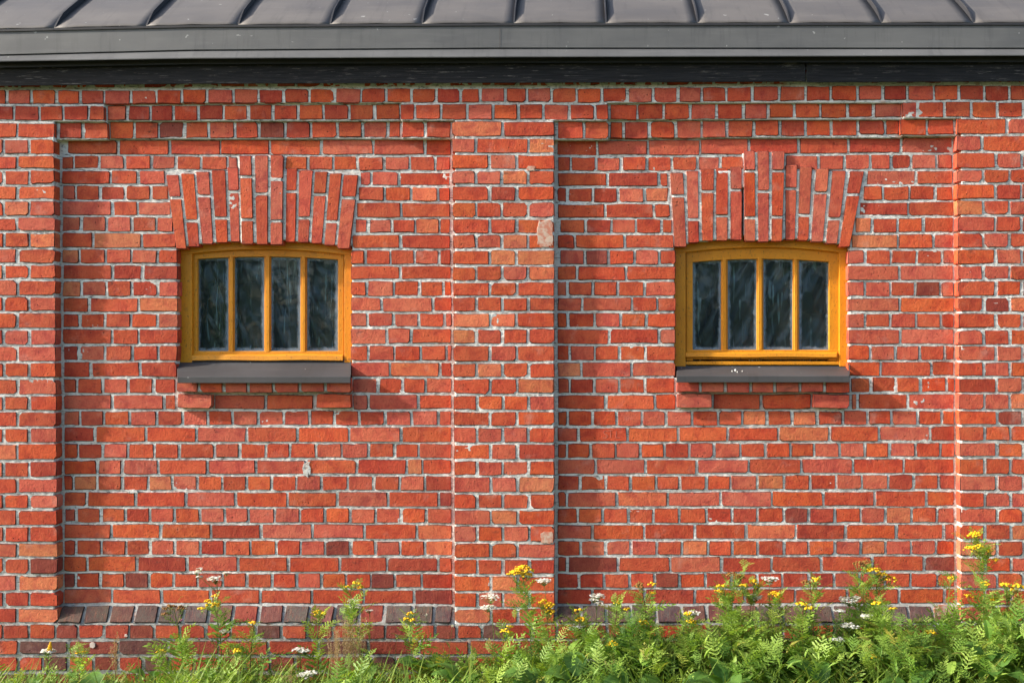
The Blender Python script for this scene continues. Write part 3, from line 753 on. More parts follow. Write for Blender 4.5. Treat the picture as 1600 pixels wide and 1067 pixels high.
# ---- windows
def strip_x(w, xs, yt, yb, f, bk):
    """solid whose top and bottom follow yt(x), yb(x) and whose front lies f behind the panels, back bk behind"""
    m = MB(); rows = []
    for x in xs:
        a, b, c, d = P(x, yt(x), -f), P(x, yb(x), -f), P(x, yb(x), -f), P(x, yt(x), -f)
        rows.append([a, b, (c[0], bk, c[2]), (d[0], bk, d[2])])
    m.loft(rows, close=True)
    m.f.append((3, 2, 1, 0)); n = len(m.v) - 4; m.f.append((n, n + 1, n + 2, n + 3))
    return m
def merge(ms):
    o = MB()
    for m in ms: o.poly(m.v, m.f)
    return o
def window(w, posts, glass, gtop, gbot, rail, low, label, films):
    win = empty("window", (0, 0, 0), B); tag(win, label)
    X0, X1 = w['x0'] - 3, w['x1'] + 3
    xs = np.linspace(X0, X1, 17)
    pl, pr = posts
    hb = lambda x: arc(w, x, w['s_end'] + 10, w['s_mid'] + 12)
    ht = lambda x: arc(w, x, w['s_end'] - 12, w['s_mid'] - 10)
    base = low[1]
    fr = merge([strip_x(w, xs, ht, hb, 0.050, 0.13),
                strip_x(w, [X0, pl], lambda x: w['s_mid'], lambda x: base, 0.054, 0.13),
                strip_x(w, [pr, X1], lambda x: w['s_mid'], lambda x: base, 0.054, 0.13),
                strip_x(w, [pl, pr], lambda x: low[0], lambda x: base, 0.056, 0.13)])
    bevel(fr.build("frame", YELLOW, win), .003, 2)
    gx0, gx1 = glass[0][0], glass[-1][1]
    gt = lambda x: arc(w, x, gtop[0], gtop[1])
    sx = np.linspace(pl + .6, pr - .6, 15)
    sash = merge([strip_x(w, sx, lambda x: hb(x) - 5, gt, 0.072, 0.115),
                  strip_x(w, [pl + .7, gx0], lambda x: w['s_mid'] + 14, lambda x: low[0] - 1, 0.0725, 0.115),
                  strip_x(w, [gx1, pr - .7], lambda x: w['s_mid'] + 14, lambda x: low[0] - 1, 0.0725, 0.115),
                  strip_x(w, [pl + .7, pr - .7], lambda x: gbot, lambda x: low[0] - 3, 0.071, 0.115)])
    bevel(sash.build("sash", YELLOW, win), .003, 2)
    for a, b in zip(glass[:-1], glass[1:]):
        m = a[1] + 1.2, b[0] - 1.2
        mm = merge([strip_x(w, [m[0] - 1.4, m[1] + 1.4], lambda x: gt((a[1] + b[0]) / 2) - 2, lambda x: gbot + 2, 0.083, 0.11),
                    strip_x(w, [m[0] + .9, m[1] - .9], lambda x: gt((a[1] + b[0]) / 2) - 2, lambda x: gbot + 2, 0.070, 0.09)])
        bevel(mm.build("muntin", YELLOW, win), .002, 1)
    # weather rail across the foot of the sash
    m = MB(); r0, r1, ry0, ry1 = rail
    rows = []
    for x in np.linspace(r0, r1, 9):
        wv = 0.5 * math.sin(x * 0.05)
        rows.append([P(x, ry0 + wv, -0.072), P(x, ry0 + 2 + wv, -0.050), P(x, ry1 + wv, -0.046), P(x, ry1 + .4 + wv, -0.070)])
    m.loft(rows, close=True); m.f.append((3, 2, 1, 0)); q = len(m.v) - 4; m.f.append((q, q + 1, q + 2, q + 3))
    bevel(m.build("weather_rail", YELLOW, win), .0025, 2)
    for (a, b), film in zip(glass, films):
        mm = MB(); n = 6
        xs2 = np.linspace(a - 2.5, b + 2.5, n)
        for x in xs2: mm.v += [P(x, gt(x) - 2.5, -0.0925), P(x, gbot + 2.5, -0.0925), (P(x, gt(x) - 2.5, -0.0925)[0], .0955, P(x, gt(x) - 2.5, -0.0925)[2]), (P(x, gbot + 2.5, -0.0925)[0], .0955, P(x, gbot + 2.5, -0.0925)[2])]
        for i in range(n - 1):
            s = 4 * i
            mm.f += [(s, s + 1, s + 5, s + 4), (s + 2, s + 6, s + 7, s + 3)]
        mm.build("pane", PANE, win)
    # crumpled plastic film hung behind the glass
    fx0, fx1 = w['x0'] - 4, w['x1'] + 4
    nx, ny = 110, 60
    X, Y = np.meshgrid(np.linspace(fx0, fx1, nx), np.linspace(w['s_mid'] - 10, 585, ny), indexing='ij')
    k = (D + .14) / FPX
    wx = (X - 900) * k; wz = ZC - (Y - 533) * k
    ang = films[4]
    u = wx * math.cos(ang) + wz * math.sin(ang); v = -wx * math.sin(ang) + wz * math.cos(ang)
    h = 0.010 * vnoise(u * 1.0, v * .12, 22, 2) + 0.006 * vnoise(u, v * .2, 55, 1) + 0.010 * vnoise(wx, wz, 7, 3) + 0.002 * vnoise(wx, wz, 60, 0)
    h = h + 0.006 * np.abs(vnoise(u, v * .1, 34, 3)) ** .5
    Vv = np.stack([wx.ravel(), (0.150 + h).ravel(), wz.ravel()], 1)
    I = np.arange(nx * ny).reshape(nx, ny)
    Fq = np.stack([I[:-1, :-1].ravel(), I[:-1, 1:].ravel(), I[1:, 1:].ravel(), I[1:, :-1].ravel()], 1)
    link("plastic_film", np_mesh("plastic_film", Vv, Fq, True), films[5], win)
    return win
window(W1, (300, 538), [(308.5, 357), (366, 413), (423, 469.5), (479, 528)], (407, 400.5), 548, (299.5, 536, 552.5, 562.5), (563, 566), "ochre yellow four pane window in the left bay", [0, 0, 0, 0, 0.42, FILMG])
window(W2, (1071.5, 1311.5), [(1082.5, 1127), (1137, 1182.5), (1192.5, 1239), (1248, 1295.5)], (412, 404), 546, (1071.5, 1308, 549, 557.5), (564, 572), "ochre yellow four pane window in the right bay", [0, 0, 0, 0, -0.5, FILM])

def sill(x0, x1, yb, yf, ye, label):
    m = MB(); ps = []
    for x in np.linspace(x0, x1, 9):
        a = P(x, yb, -0.056); b = P(x, yf, 0.074); c = P(x, ye, 0.075)
        ps.append([(a[0], a[1], a[2] + .016), a, b, c, (c[0], c[1] + .012, c[2]), (b[0], b[1] + .014, b[2] - .004), (a[0], a[1] + .004, a[2] - .004), (a[0], a[1] + .004, a[2] + .016)])
    # make the cross-section run straight back: keep the front's x for every point except at the jambs
    m.loft(ps, close=True); n = len(m.v); m.f.append(tuple(range(7, -1, -1))); m.f.append(tuple(range(n - 8, n)))
    o = m.build("window_sill", SILLM, B); tag(o, label); bevel(o, .002, 2)
    # folded upstands at the two ends
    return o
s1 = sill(277, 547.5, 566, 588, 598, "grey metal sill under the left window")
s2 = sill(1057.5, 1327.5, 573, 587, 597, "grey metal sill under the right window")
for s, x in ((s1, 547), (s2, 1326.5)):
    m = MB(); a, b = P(x, 568, -.05), P(x, 588, .072)
    m.poly([(a[0], a[1], a[2]), (b[0], b[1], b[2]), (b[0], b[1], b[2] + .012), (a[0], a[1], a[2] + .03), (a[0] + .004, a[1], a[2]), (b[0] + .004, b[1], b[2]), (b[0] + .004, b[1], b[2] + .012), (a[0] + .004, a[1], a[2] + .03)],
           [(0, 3, 2, 1), (4, 5, 6, 7), (2, 3, 7, 6), (1, 2, 6, 5)])
    m.build("end_upstand", SILLM, s)
# crumbs of plaster lying on the right sill
for x, y, r in ((1144, 580, .006), (1149, 579, .008), (1152, 581, .005), (1160, 580, .005)):
    m = MB(); t = (y - 573) / 14.0; p = -0.056 + .13 * t; c = Vector(P(x, y, p)) + Vector((0, 0, r * .4))
    ico = [Vector((math.cos(a) * math.cos(e), math.sin(a) * math.cos(e), math.sin(e))) * r * random.uniform(.7, 1.2) for e in (-.7, .5) for a in np.linspace(0, 2 * math.pi, 6)[:-1]]
    m.poly([c + q for q in ico] + [c + Vector((0, 0, r))], [(i, (i + 1) % 5, 5 + (i + 1) % 5, 5 + i) for i in range(5)] + [(5 + i, 5 + (i + 1) % 5, 10) for i in range(5)])
    tag(m.build("plaster_crumb", MORTAR), {1144: "pale plaster crumb at the left end of the row on the right sill", 1149: "largest pale plaster crumb on the right sill", 1152: "small pale crumb just right of the largest crumb on the right sill", 1160: "lone pale plaster crumb set apart on the right sill"}[x], "crumb", "plaster crumbs on the right window sill")

# ---- solid wall behind the facing bricks, dark room behind the windows
def wx(px, p=-0.12): return P(px, 0, p)[0]
def wz(py, p=-0.12): return P(0, py, p)[2]
core = MB()
XA, XB = -4.6, 4.0
y0, y1 = 0.105, 0.40
zt, zb, ztop = wz(368), wz(580), wz(95)
a0, a1, b0, b1 = wx(272), wx(553), wx(1051), wx(1331)
core.box(XA, a0, y0, y1, -0.2, ztop); core.box(a1, b0, y0, y1, -0.2, ztop); core.box(b1, XB, y0, y1, -0.2, ztop)
for l, r in ((a0, a1), (b0, b1)):
    core.box(l, r, y0, y1, -0.2, zb); core.box(l, r, y0, y1, zt, ztop)
core.box(XA, XA + .3, y1, 5.0, -0.2, ztop); core.box(XB - .3, XB, y1, 5.0, -0.2, ztop); core.box(XA, XB, 5.0, 5.3, -0.2, ztop)
core.box(XA + .3, XB - .3, y1, 5.0, 0.0, 0.1); core.box(XA + .3, XB - .3, y1, 5.0, ztop - .1, ztop)
core.build("wall_core", INNER, B)

# brickwork going on beyond both edges of the view, joined into one piece
far = []
V = []; F = []
for xa, xb in ((-440, -160), (1775, 2020)):
    for k in range(0, 37):
        y = 112 + 25.4 * k; x = xa - (39 if k % 2 else 0)
        while x < xb:
            L = 39.5 if k % 2 else 78.5
            u0, u1 = max(x, xa) + 2, min(x + L, xb) - 2
            if u1 - u0 > 5:
                q = [(u0, y), (u1, y), (u1, y + 21.3), (u0, y + 21.3)]; n = len(V)
                for i, (px, py) in enumerate(q):
                    c = P(px + (1 if i in (0, 3) else -1), py + (1 if i < 2 else -1), DP); V.append(c)
                for px, py in q:
                    c = P(px, py, DP); V.append((c[0], c[1] + .005, c[2]))
                for px, py in q:
                    c = P(px, py, DP); V.append((c[0], c[1] + .1, c[2]))
                F += [(n + 3, n + 2, n + 1, n)] + [(n + s + i, n + s + (i + 1) % 4, n + s + 4 + (i + 1) % 4, n + s + 4 + i) for s in (0, 4) for i in range(4)]
            x += L
fo = link("brickwork", pydata("brickwork", V, F), BRICK, B); fo.color = (*TONES['red'], 1); fo["kind"] = "stuff"
for xa, xb in ((-440, -161), (1776, 2020)): mortar("mortar_bed", fo, xa, xb, 108, 1060, DP, back=.06, cell=9)

# ---- eave
def ip(a, b, c): return lambda x: float(np.interp(x, [0, 300, 780, 1200, 1600], [a, b + (a - b) * .30, b, (b + c) / 2, c]))
EY = dict(roof=ip(46, 36.8, 36), fas=ip(85.5, 74.8, 75), flange=ip(95, 88.3, 86), drip=ip(105.5, 98, 97), board=ip(134.5, 129.7, 126.3))
XS = sorted(set(list(np.linspace(-440, 2020, 42)) + [0.0, 300.0, 780.0, 1200.0, 1600.0]))
def loft_x(name, xs, prof, mat, parent=B, smooth=False):
    m = MB(); m.loft([[P(x, y(x), p) for p, y in prof] for x in xs], close=True)
    k = len(prof); m.f.append(tuple(range(k - 1, -1, -1))); n = len(m.v); m.f.append(tuple(range(n - k, n)))
    return m.build(name, mat, parent, smooth)
o_ = lambda f, d: (lambda x: f(x) + d)
E = EY
for xs in ([x for x in XS if x < 1255] + [1258.5], [1260] + [x for x in XS if x > 1265]):
    dy = 0 if xs[0] < 0 else 1.2
    o = loft_x("eave_board", xs, [(.094, o_(E['drip'], -3)), (.094, o_(E['board'], dy)), (.06, o_(E['board'], dy)), (.06, o_(E['drip'], -3))], BOARD)
    bevel(o, .003, 1)
loft_x("soffit_strip", XS, [(.118, o_(E['flange'], -4)), (.118, E['drip']), (.07, E['drip']), (.07, o_(E['flange'], -4))], DARKM)
loft_x("drip_flashing", XS, [(.128, o_(E['fas'], 1.4)), (.166, o_(E['flange'], -.4)), (.1655, o_(E['flange'], 1.0)), (.12, o_(E['flange'], -3)), (.10, o_(E['fas'], 3))], FASCIAM)
for xs in ([x for x in XS if x < 775] + [780.6], [781.2] + [x for x in XS if x > 787]):
    o = loft_x("fascia", xs, [(.1270, o_(E['roof'], 3.6)), (.1345, o_(E['fas'], -.8)), (.1335, E['fas']), (.10, E['fas']), (.10, o_(E['roof'], 3.6))], FASCIAM)
    if xs[0] > 0:
        m = MB(); xj = 781
        m.loft([[P(x, E['roof'](x) + 3, .1295), P(x, E['fas'](x) - .5, .1365), P(x, E['fas'](x) - .5, .12), P(x, E['roof'](x) + 3, .12)] for x in (xj - .5, xj + .6)], close=True)
        m.build("overlap_joint", ROOFM, o)
ROOF = empty("roof", (0, 0, 0), B); tag(ROOF, "grey standing seam metal roof slope")
TH = math.radians(36.5); RL = 3.6
def rp(x, s, h=0.0):
    a = P(x, E['roof'](x), .128)
    # the sheet kicks out a little over its first hand's breadth
    sag = -0.018 * math.exp(-s / .10)
    return (a[0], a[1] + s * math.cos(TH) - h * math.sin(TH), a[2] + .018 + s * math.sin(TH) + sag + h * math.cos(TH))
SEAMS = [85 + 143.6 * i for i in range(-3, 14)]
m = MB()
ss = [0, .03, .06, .1, .16, .25, .5, 1.0, 2.0, RL]
for a, b in zip(SEAMS[:-1], SEAMS[1:]):
    m = MB()
    m.loft([[(lambda q: (q[0], q[1], q[2]))(rp(x, s, .0025 * math.sin((x - a) / (b - a) * math.pi) + .0012 * math.sin(x * .11 + s * 9))) for s in ss] for x in np.linspace(a, b, 9)])
    sm = m.build("roof_panel", ROOFM, ROOF, True)
    so_ = sm.modifiers.new("thickness", 'SOLIDIFY'); so_.thickness = .003; so_.offset = -1
for a in SEAMS:
    m = MB(); rows = []
    for s in [.004, .02, .045, .08, .13, .2, .4, 1.0, RL]:
        h = 0.028 * min(1, (s / .13)) ** .8 + .002
        hw = .0028 + .0022 * math.exp(-s / .06)
        b = Vector(rp(a, s, -.002)); t = Vector(rp(a, s, h))
        rows.append([b + Vector((-hw, 0, 0)), t + Vector((-hw, 0, 0)), t + Vector((hw * 1.2, 0, 0)), b + Vector((hw * 1.2, 0, 0))])
    m.loft(rows); n = len(m.v); m.f.append((3, 2, 1, 0)); m.f.append((n - 4, n - 3, n - 2, n - 1))
    m.build("seam", SEAMM, ROOF)
loft_x("roof_edge_fold", XS, [(.124, o_(E['roof'], -1)), (.1335, o_(E['roof'], .4)), (.1335, o_(E['roof'], 3.2)), (.124, o_(E['roof'], 3.2))], SEAMM, ROOF)
m = loft_x("wall_plate", XS, [(.098, o_(E['roof'], 1.5)), (.098, o_(E['drip'], -2)), (-.3, o_(E['drip'], -2)), (-.3, o_(E['roof'], 1.5))], DARKM)
# far slope of the roof and the gable tops, closing the loft
m = MB(); r0 = [rp(-440, RL), rp(2020, RL)]
m.poly([r0[0], r0[1], (r0[1][0], r0[1][1] + 2.9, r0[1][2] - 2.14), (r0[0][0], r0[0][1] + 2.9, r0[0][2] - 2.14)], [(0, 1, 2, 3)])
sm = m.build("rear_slope", ROOFM, ROOF); q_ = sm.modifiers.new("thickness", 'SOLIDIFY'); q_.thickness = .01

# ---------------------------------------------------------------- plants along the foot of the wall
def leaf_fan(tri_poly, pts, tris, f0):
    n = len(pts); pts += tri_poly; k = len(tri_poly)
    tris += [(n, n + i, n + i + 1) for i in range(1, k - 1)]

def t_tansy(pairs=8, lob=.30, seed=0):
    """feathery leaf, unit length along x, bending down towards the tip"""
    r = random.Random(seed); pts = []; tris = []
    z = lambda x: 0.10 * math.sin(x * 2.2) - .16 * x * x
    leaf_fan([(0, -.012, 0), (1, 0, z(1)), (0, .012, 0)], pts, tris, 0)
    for i in range(pairs):
        t = .14 + .80 * i / (pairs - 1)
        L = lob * (math.sin(math.pi * min(1, (t * .86 + .12))) ** .8) * r.uniform(.85, 1.15)
        for s in (-1, 1):
            a = math.radians(r.uniform(48, 64)); d = (math.cos(a), s * math.sin(a)); nn = (-d[1], d[0])
            wd = L * .098; zz = z(t); up = r.uniform(-.02, .06)
            q = lambda u, v: (t + d[0] * u * L + nn[0] * v * wd, d[1] * u * L + nn[1] * v * wd, zz + up * u - .04 * u * u)
            leaf_fan([q(0, -.3), q(.35, -1.25), q(.55, -.6), q(.75, -1.0), q(1, 0), q(.75, 1.0), q(.55, .6), q(.35, 1.25), q(0, .3)], pts, tris, 0)
    leaf_fan([(.92, -.02, z(.92)), (1.0, -.05, z(1)), (1.1, 0, z(1.08)), (1.0, .05, z(1)), (.92, .02, z(.92))], pts, tris, 0)
    return np.array(pts), np.array(tris)
def t_lance(wd=.13, fold=.05):
    pts = []; tris = []
    xs = [0, .15, .35, .6, .82, 1]; ws = [.2, .75, 1, .85, .45, 0]
    z = lambda x: .10 * math.sin(x * 2.4) - .22 * x * x
    for x, w in zip(xs, ws): pts += [(x, -w * wd, z(x) + fold * w), (x, 0, z(x)), (x, w * wd, z(x) + fold * w)]
    for i in range(len(xs) - 1):
        a = 3 * i
        tris += [(a, a + 3, a + 4), (a, a + 4, a + 1), (a + 1, a + 4, a + 5), (a + 1, a + 5, a + 2)]
    return np.array(pts), np.array(tris)
def t_toothed(seed=3):
    r = random.Random(seed); pts = []; tris = []
    z = lambda x, y: .08 * math.sin(x * 2.4) - .2 * x * x + .25 * abs(y)
    for s in (-1, 1):
        edge = [(0, 0)]
        for i in range(6):
            x = .1 + .15 * i; w = .26 * math.sin(math.pi * (x * .8 + .16)) ** .8
            edge += [(x, w * s), (x + .10, w * .72 * s)]
        edge += [(1, 0)]
        n = len(pts)
        for x, y in edge: pts.append((x, y, z(x, y)))
        for x, y in edge[1:-1]: pts.append((x, 0, z(x, 0)))
        k = len(edge)
        tris += [(n, n + 1, n + k)]
        for i in range(1, k - 2): tris += [(n + i, n + i + 1, n + k + i), (n + i, n + k + i, n + k + i - 1)]
        tris += [(n + k - 2, n + k - 1, n + 2 * k - 3)]
    return np.array(pts), np.array(tris)
def t_blade():
    pts = []; tris = []
    for i in range(6):
        t = i / 5; w = .016 * (1 - t ** 2.2) + .0005
        pts += [(t, -w, .55 * t * t * -1), (t, w, .55 * t * t * -1)]
    for i in range(5): a = 2 * i; tris += [(a, a + 2, a + 3), (a, a + 3, a + 1)]
    return np.array(pts), np.array(tris)
TANSY_T = [t_tansy(7, .34, 1), t_tansy(8, .30, 2), t_tansy(6, .38, 3)]
YARROW_T = [t_tansy(11, .13, 4)]
LANCE_T = [t_lance(.10), t_lance(.15), t_lance(.075)]
TOOTH_T = [t_toothed(3), t_toothed(8)]
BLADE_T = [t_blade()]

class Leaves:
    def __init__(self): self.V = []; self.F = []; self.T = []; self.n = 0
    def add(self, tpl, pos, az, pitch, roll, size, tone=None):
        v, f = tpl
        ca, sa, cp, sp, cr, sr = math.cos(az), math.sin(az), math.cos(pitch), math.sin(pitch), math.cos(roll), math.sin(roll)
        R = np.array([[ca, -sa, 0], [sa, ca, 0], [0, 0, 1]]) @ np.array([[cp, 0, -sp], [0, 1, 0], [sp, 0, cp]]) @ np.array([[1, 0, 0], [0, cr, -sr], [0, sr, cr]])
        w = (v * size) @ R.T + np.array(pos)
        self.V.append(w); self.F.append(f + self.n); self.n += len(v)
        self.T.append(np.full(len(v), random.random() if tone is None else tone))
    def build(self, name, mat, parent=None, kind=None):
        o = link(name, np_mesh(name, np.concatenate(self.V), np.concatenate(self.F), False, np.concatenate(self.T)), mat, parent)
        if kind: o["kind"] = kind
        return o

def t_button(seg=7):
    pts = [(0, 0, .42)]; tris = []
    for r, z in ((.55, .36), (1, .05), (.6, -.35)):
        for k in range(seg): a = 2 * math.pi * k / seg; pts.append((r * math.cos(a), r * math.sin(a), z))
    for k in range(seg): tris.append((0, 1 + k, 1 + (k + 1) % seg))
    for q in (0, 1):
        for k in range(seg):
            a = 1 + q * seg + k; b = 1 + q * seg + (k + 1) % seg
            tris += [(a, a + seg, b + seg), (a, b + seg, b)]
    return np.array(pts), np.array(tris)
def t_star():
    pts = [(0, 0, .15)]; tris = []
    for k in range(10):
        a = 2 * math.pi * k / 10; r = 1 if k % 2 == 0 else .55
        pts.append((r * math.cos(a), r * math.sin(a), 0))
    for k in range(10): tris.append((0, 1 + k, 1 + (k + 1) % 10))
    return np.array(pts), np.array(tris)
BUTTON = t_button(); STAR = t_star()

def at(px, py, p): return Vector(P(px, py, p))
U = (D - .4) / FPX            # metres per drawing unit near the plants

def stem_curve(base, top, n=7, bend=.03):
    d = top - base; s = Vector((random.uniform(-1, 1), random.uniform(-1, 1), 0)) * bend
    return [base + d * (i / (n - 1)) + s * math.sin(math.pi * i / (n - 1)) for i in range(n)]
def on(c, t):
    x = t * (len(c) - 1); i = min(int(x), len(c) - 2)
    return c[i].lerp(c[i + 1], x - i)

def head(root, c, r, mat, count, size, flat=.35, name="flower_head", tpl=BUTTON, tn=None, stalk_from=None, smat=None):
    """a flat-topped cluster of small heads on thin stalks: c centre, r radius"""
    L = Leaves(); m = MB()
    for i in range(count):
        a = random.uniform(0, 2 * math.pi); q = math.sqrt(random.random()) * r
        pos = c + Vector((q * math.cos(a), q * math.sin(a) * .8, r * flat * (1 - (q / r) ** 2) + random.uniform(-.15, .15) * r))
        s = size * random.uniform(.8, 1.15)
        L.add(tpl, pos, random.uniform(0, 6), random.uniform(-.35, .35), random.uniform(-.35, .35), s, tn)
        if stalk_from is not None and i % 3 == 0: m.tube([stalk_from, stalk_from.lerp(pos, .6) + Vector((0, 0, -.004)), pos], .0012, .0008, 3)
    h = L.build(name, mat, root)
    if m.v: m.build("stalk", smat or STEM, h)
    return h

def tansy(px, py, p, heads, label, group, leafy=1.0, mat=TANSY, foot=None, basey=0.0, scale=1.0, name="tansy"):
    """heads: (px, py, radius in drawing units, kind) with kind y(ellow) or b(rown)"""
    top = at(px, py, p)
    fx = foot if foot is not None else px + random.uniform(-18, 18)
    b = at(fx, 533, p + random.uniform(-.03, .05)); base = Vector((b.x, min(-.10, b.y), basey))
    root = empty(name, base); tag(root, label, "plant", group)
    top = top - base; zero = Vector((0, 0, 0))
    c = stem_curve(zero, top)
    m = MB(); m.tube(c, .0034, .0018, 5)
    for hx, hy, hr, kd in heads:
        hc = at(hx, hy, p + random.uniform(-.01, .02)) - base
        st = on(c, max(.3, 1 - (hc - top).length / max(.1, top.length) - .06))
        if (hc - top).length > .01: m.tube([st, st.lerp(hc, .5) + Vector((0, 0, -.01)), hc - Vector((0, 0, .01))], .0016, .0011, 4)
    m.build("stem", REDSTEM if random.random() < .3 else STEM, root)
    for hx, hy, hr, kd in heads:
        hc = at(hx, hy, p + random.uniform(-.01, .02)) - base
        r = hr * U
        n = int(max(7, min(60, (hr * hr) * .24)))
        head(root, hc - Vector((0, 0, r * .15)), r, GOLD if kd == 'y' else BROWNF, n, 0.0080 if kd == 'y' else .0072, .45, stalk_from=hc - Vector((0, 0, r * .9 + .008)))
    L = Leaves(); H = top.length
    n = int(H * 34 * leafy)
    for i in range(n):
        t = random.uniform(.16, .96); q = on(c, t)
        s = (.175 * (1 - t) ** .6 + .05) * random.uniform(.55, 1.25) * scale
        L.add(random.choice(TANSY_T), q, i * 2.4 + random.uniform(-.5, .5), random.uniform(.25, 1.2), random.uniform(-.4, .4), s)
    # short side shoots
    for i in range(int(5 * leafy)):
        t = random.uniform(.45, .9); q = on(c, t); a = random.uniform(0, 6.28); d = Vector((math.cos(a), math.sin(a), 1.2)).normalized() * random.uniform(.05, .13)
        for j in range(4):
            L.add(random.choice(TANSY_T), q + d * (j / 3), random.uniform(0, 6.28), random.uniform(.2, 1.1), random.uniform(-.5, .5), random.uniform(.045, .085) * scale)
    L.build("foliage", mat, root)
    return root

def yarrow(px, py, p, heads, label, group):
    top = at(px, py, p); b = at(px + random.uniform(-14, 14), 533, p)
    base = Vector((b.x, min(-.10, b.y), 0)); root = empty("yarrow", base); tag(root, label, "plant", group)
    c = stem_curve(Vector((0, 0, 0)), top - base, bend=.02)
    m = MB(); m.tube(c, .0024, .0013, 4)
    for hx, hy, hr in heads:
        hc = at(hx, hy, p) - base; st = on(c, .86)
        if (hc - c[-1]).length > .008: m.tube([st, st.lerp(hc, .6), hc], .0013, .001, 4)
    m.build("stem", STEM, root)
    for hx, hy, hr in heads:
        hc = at(hx, hy, p) - base; r = hr * U
        head(root, hc, r * 1.35, WHITEF, int(max(16, min(70, hr * hr * 1.0))), .0085, .16, tpl=STAR, stalk_from=hc - Vector((0, 0, r * .9)))
    L = Leaves()
    for i in range(9):
        t = random.uniform(.15, .8)
        L.add(YARROW_T[0], on(c, t), i * 2.4, random.uniform(.3, 1.0), random.uniform(-.4, .4), random.uniform(.06, .12) * (1.15 - t * .6))
    L.build("foliage", TANSY, root)
    return root

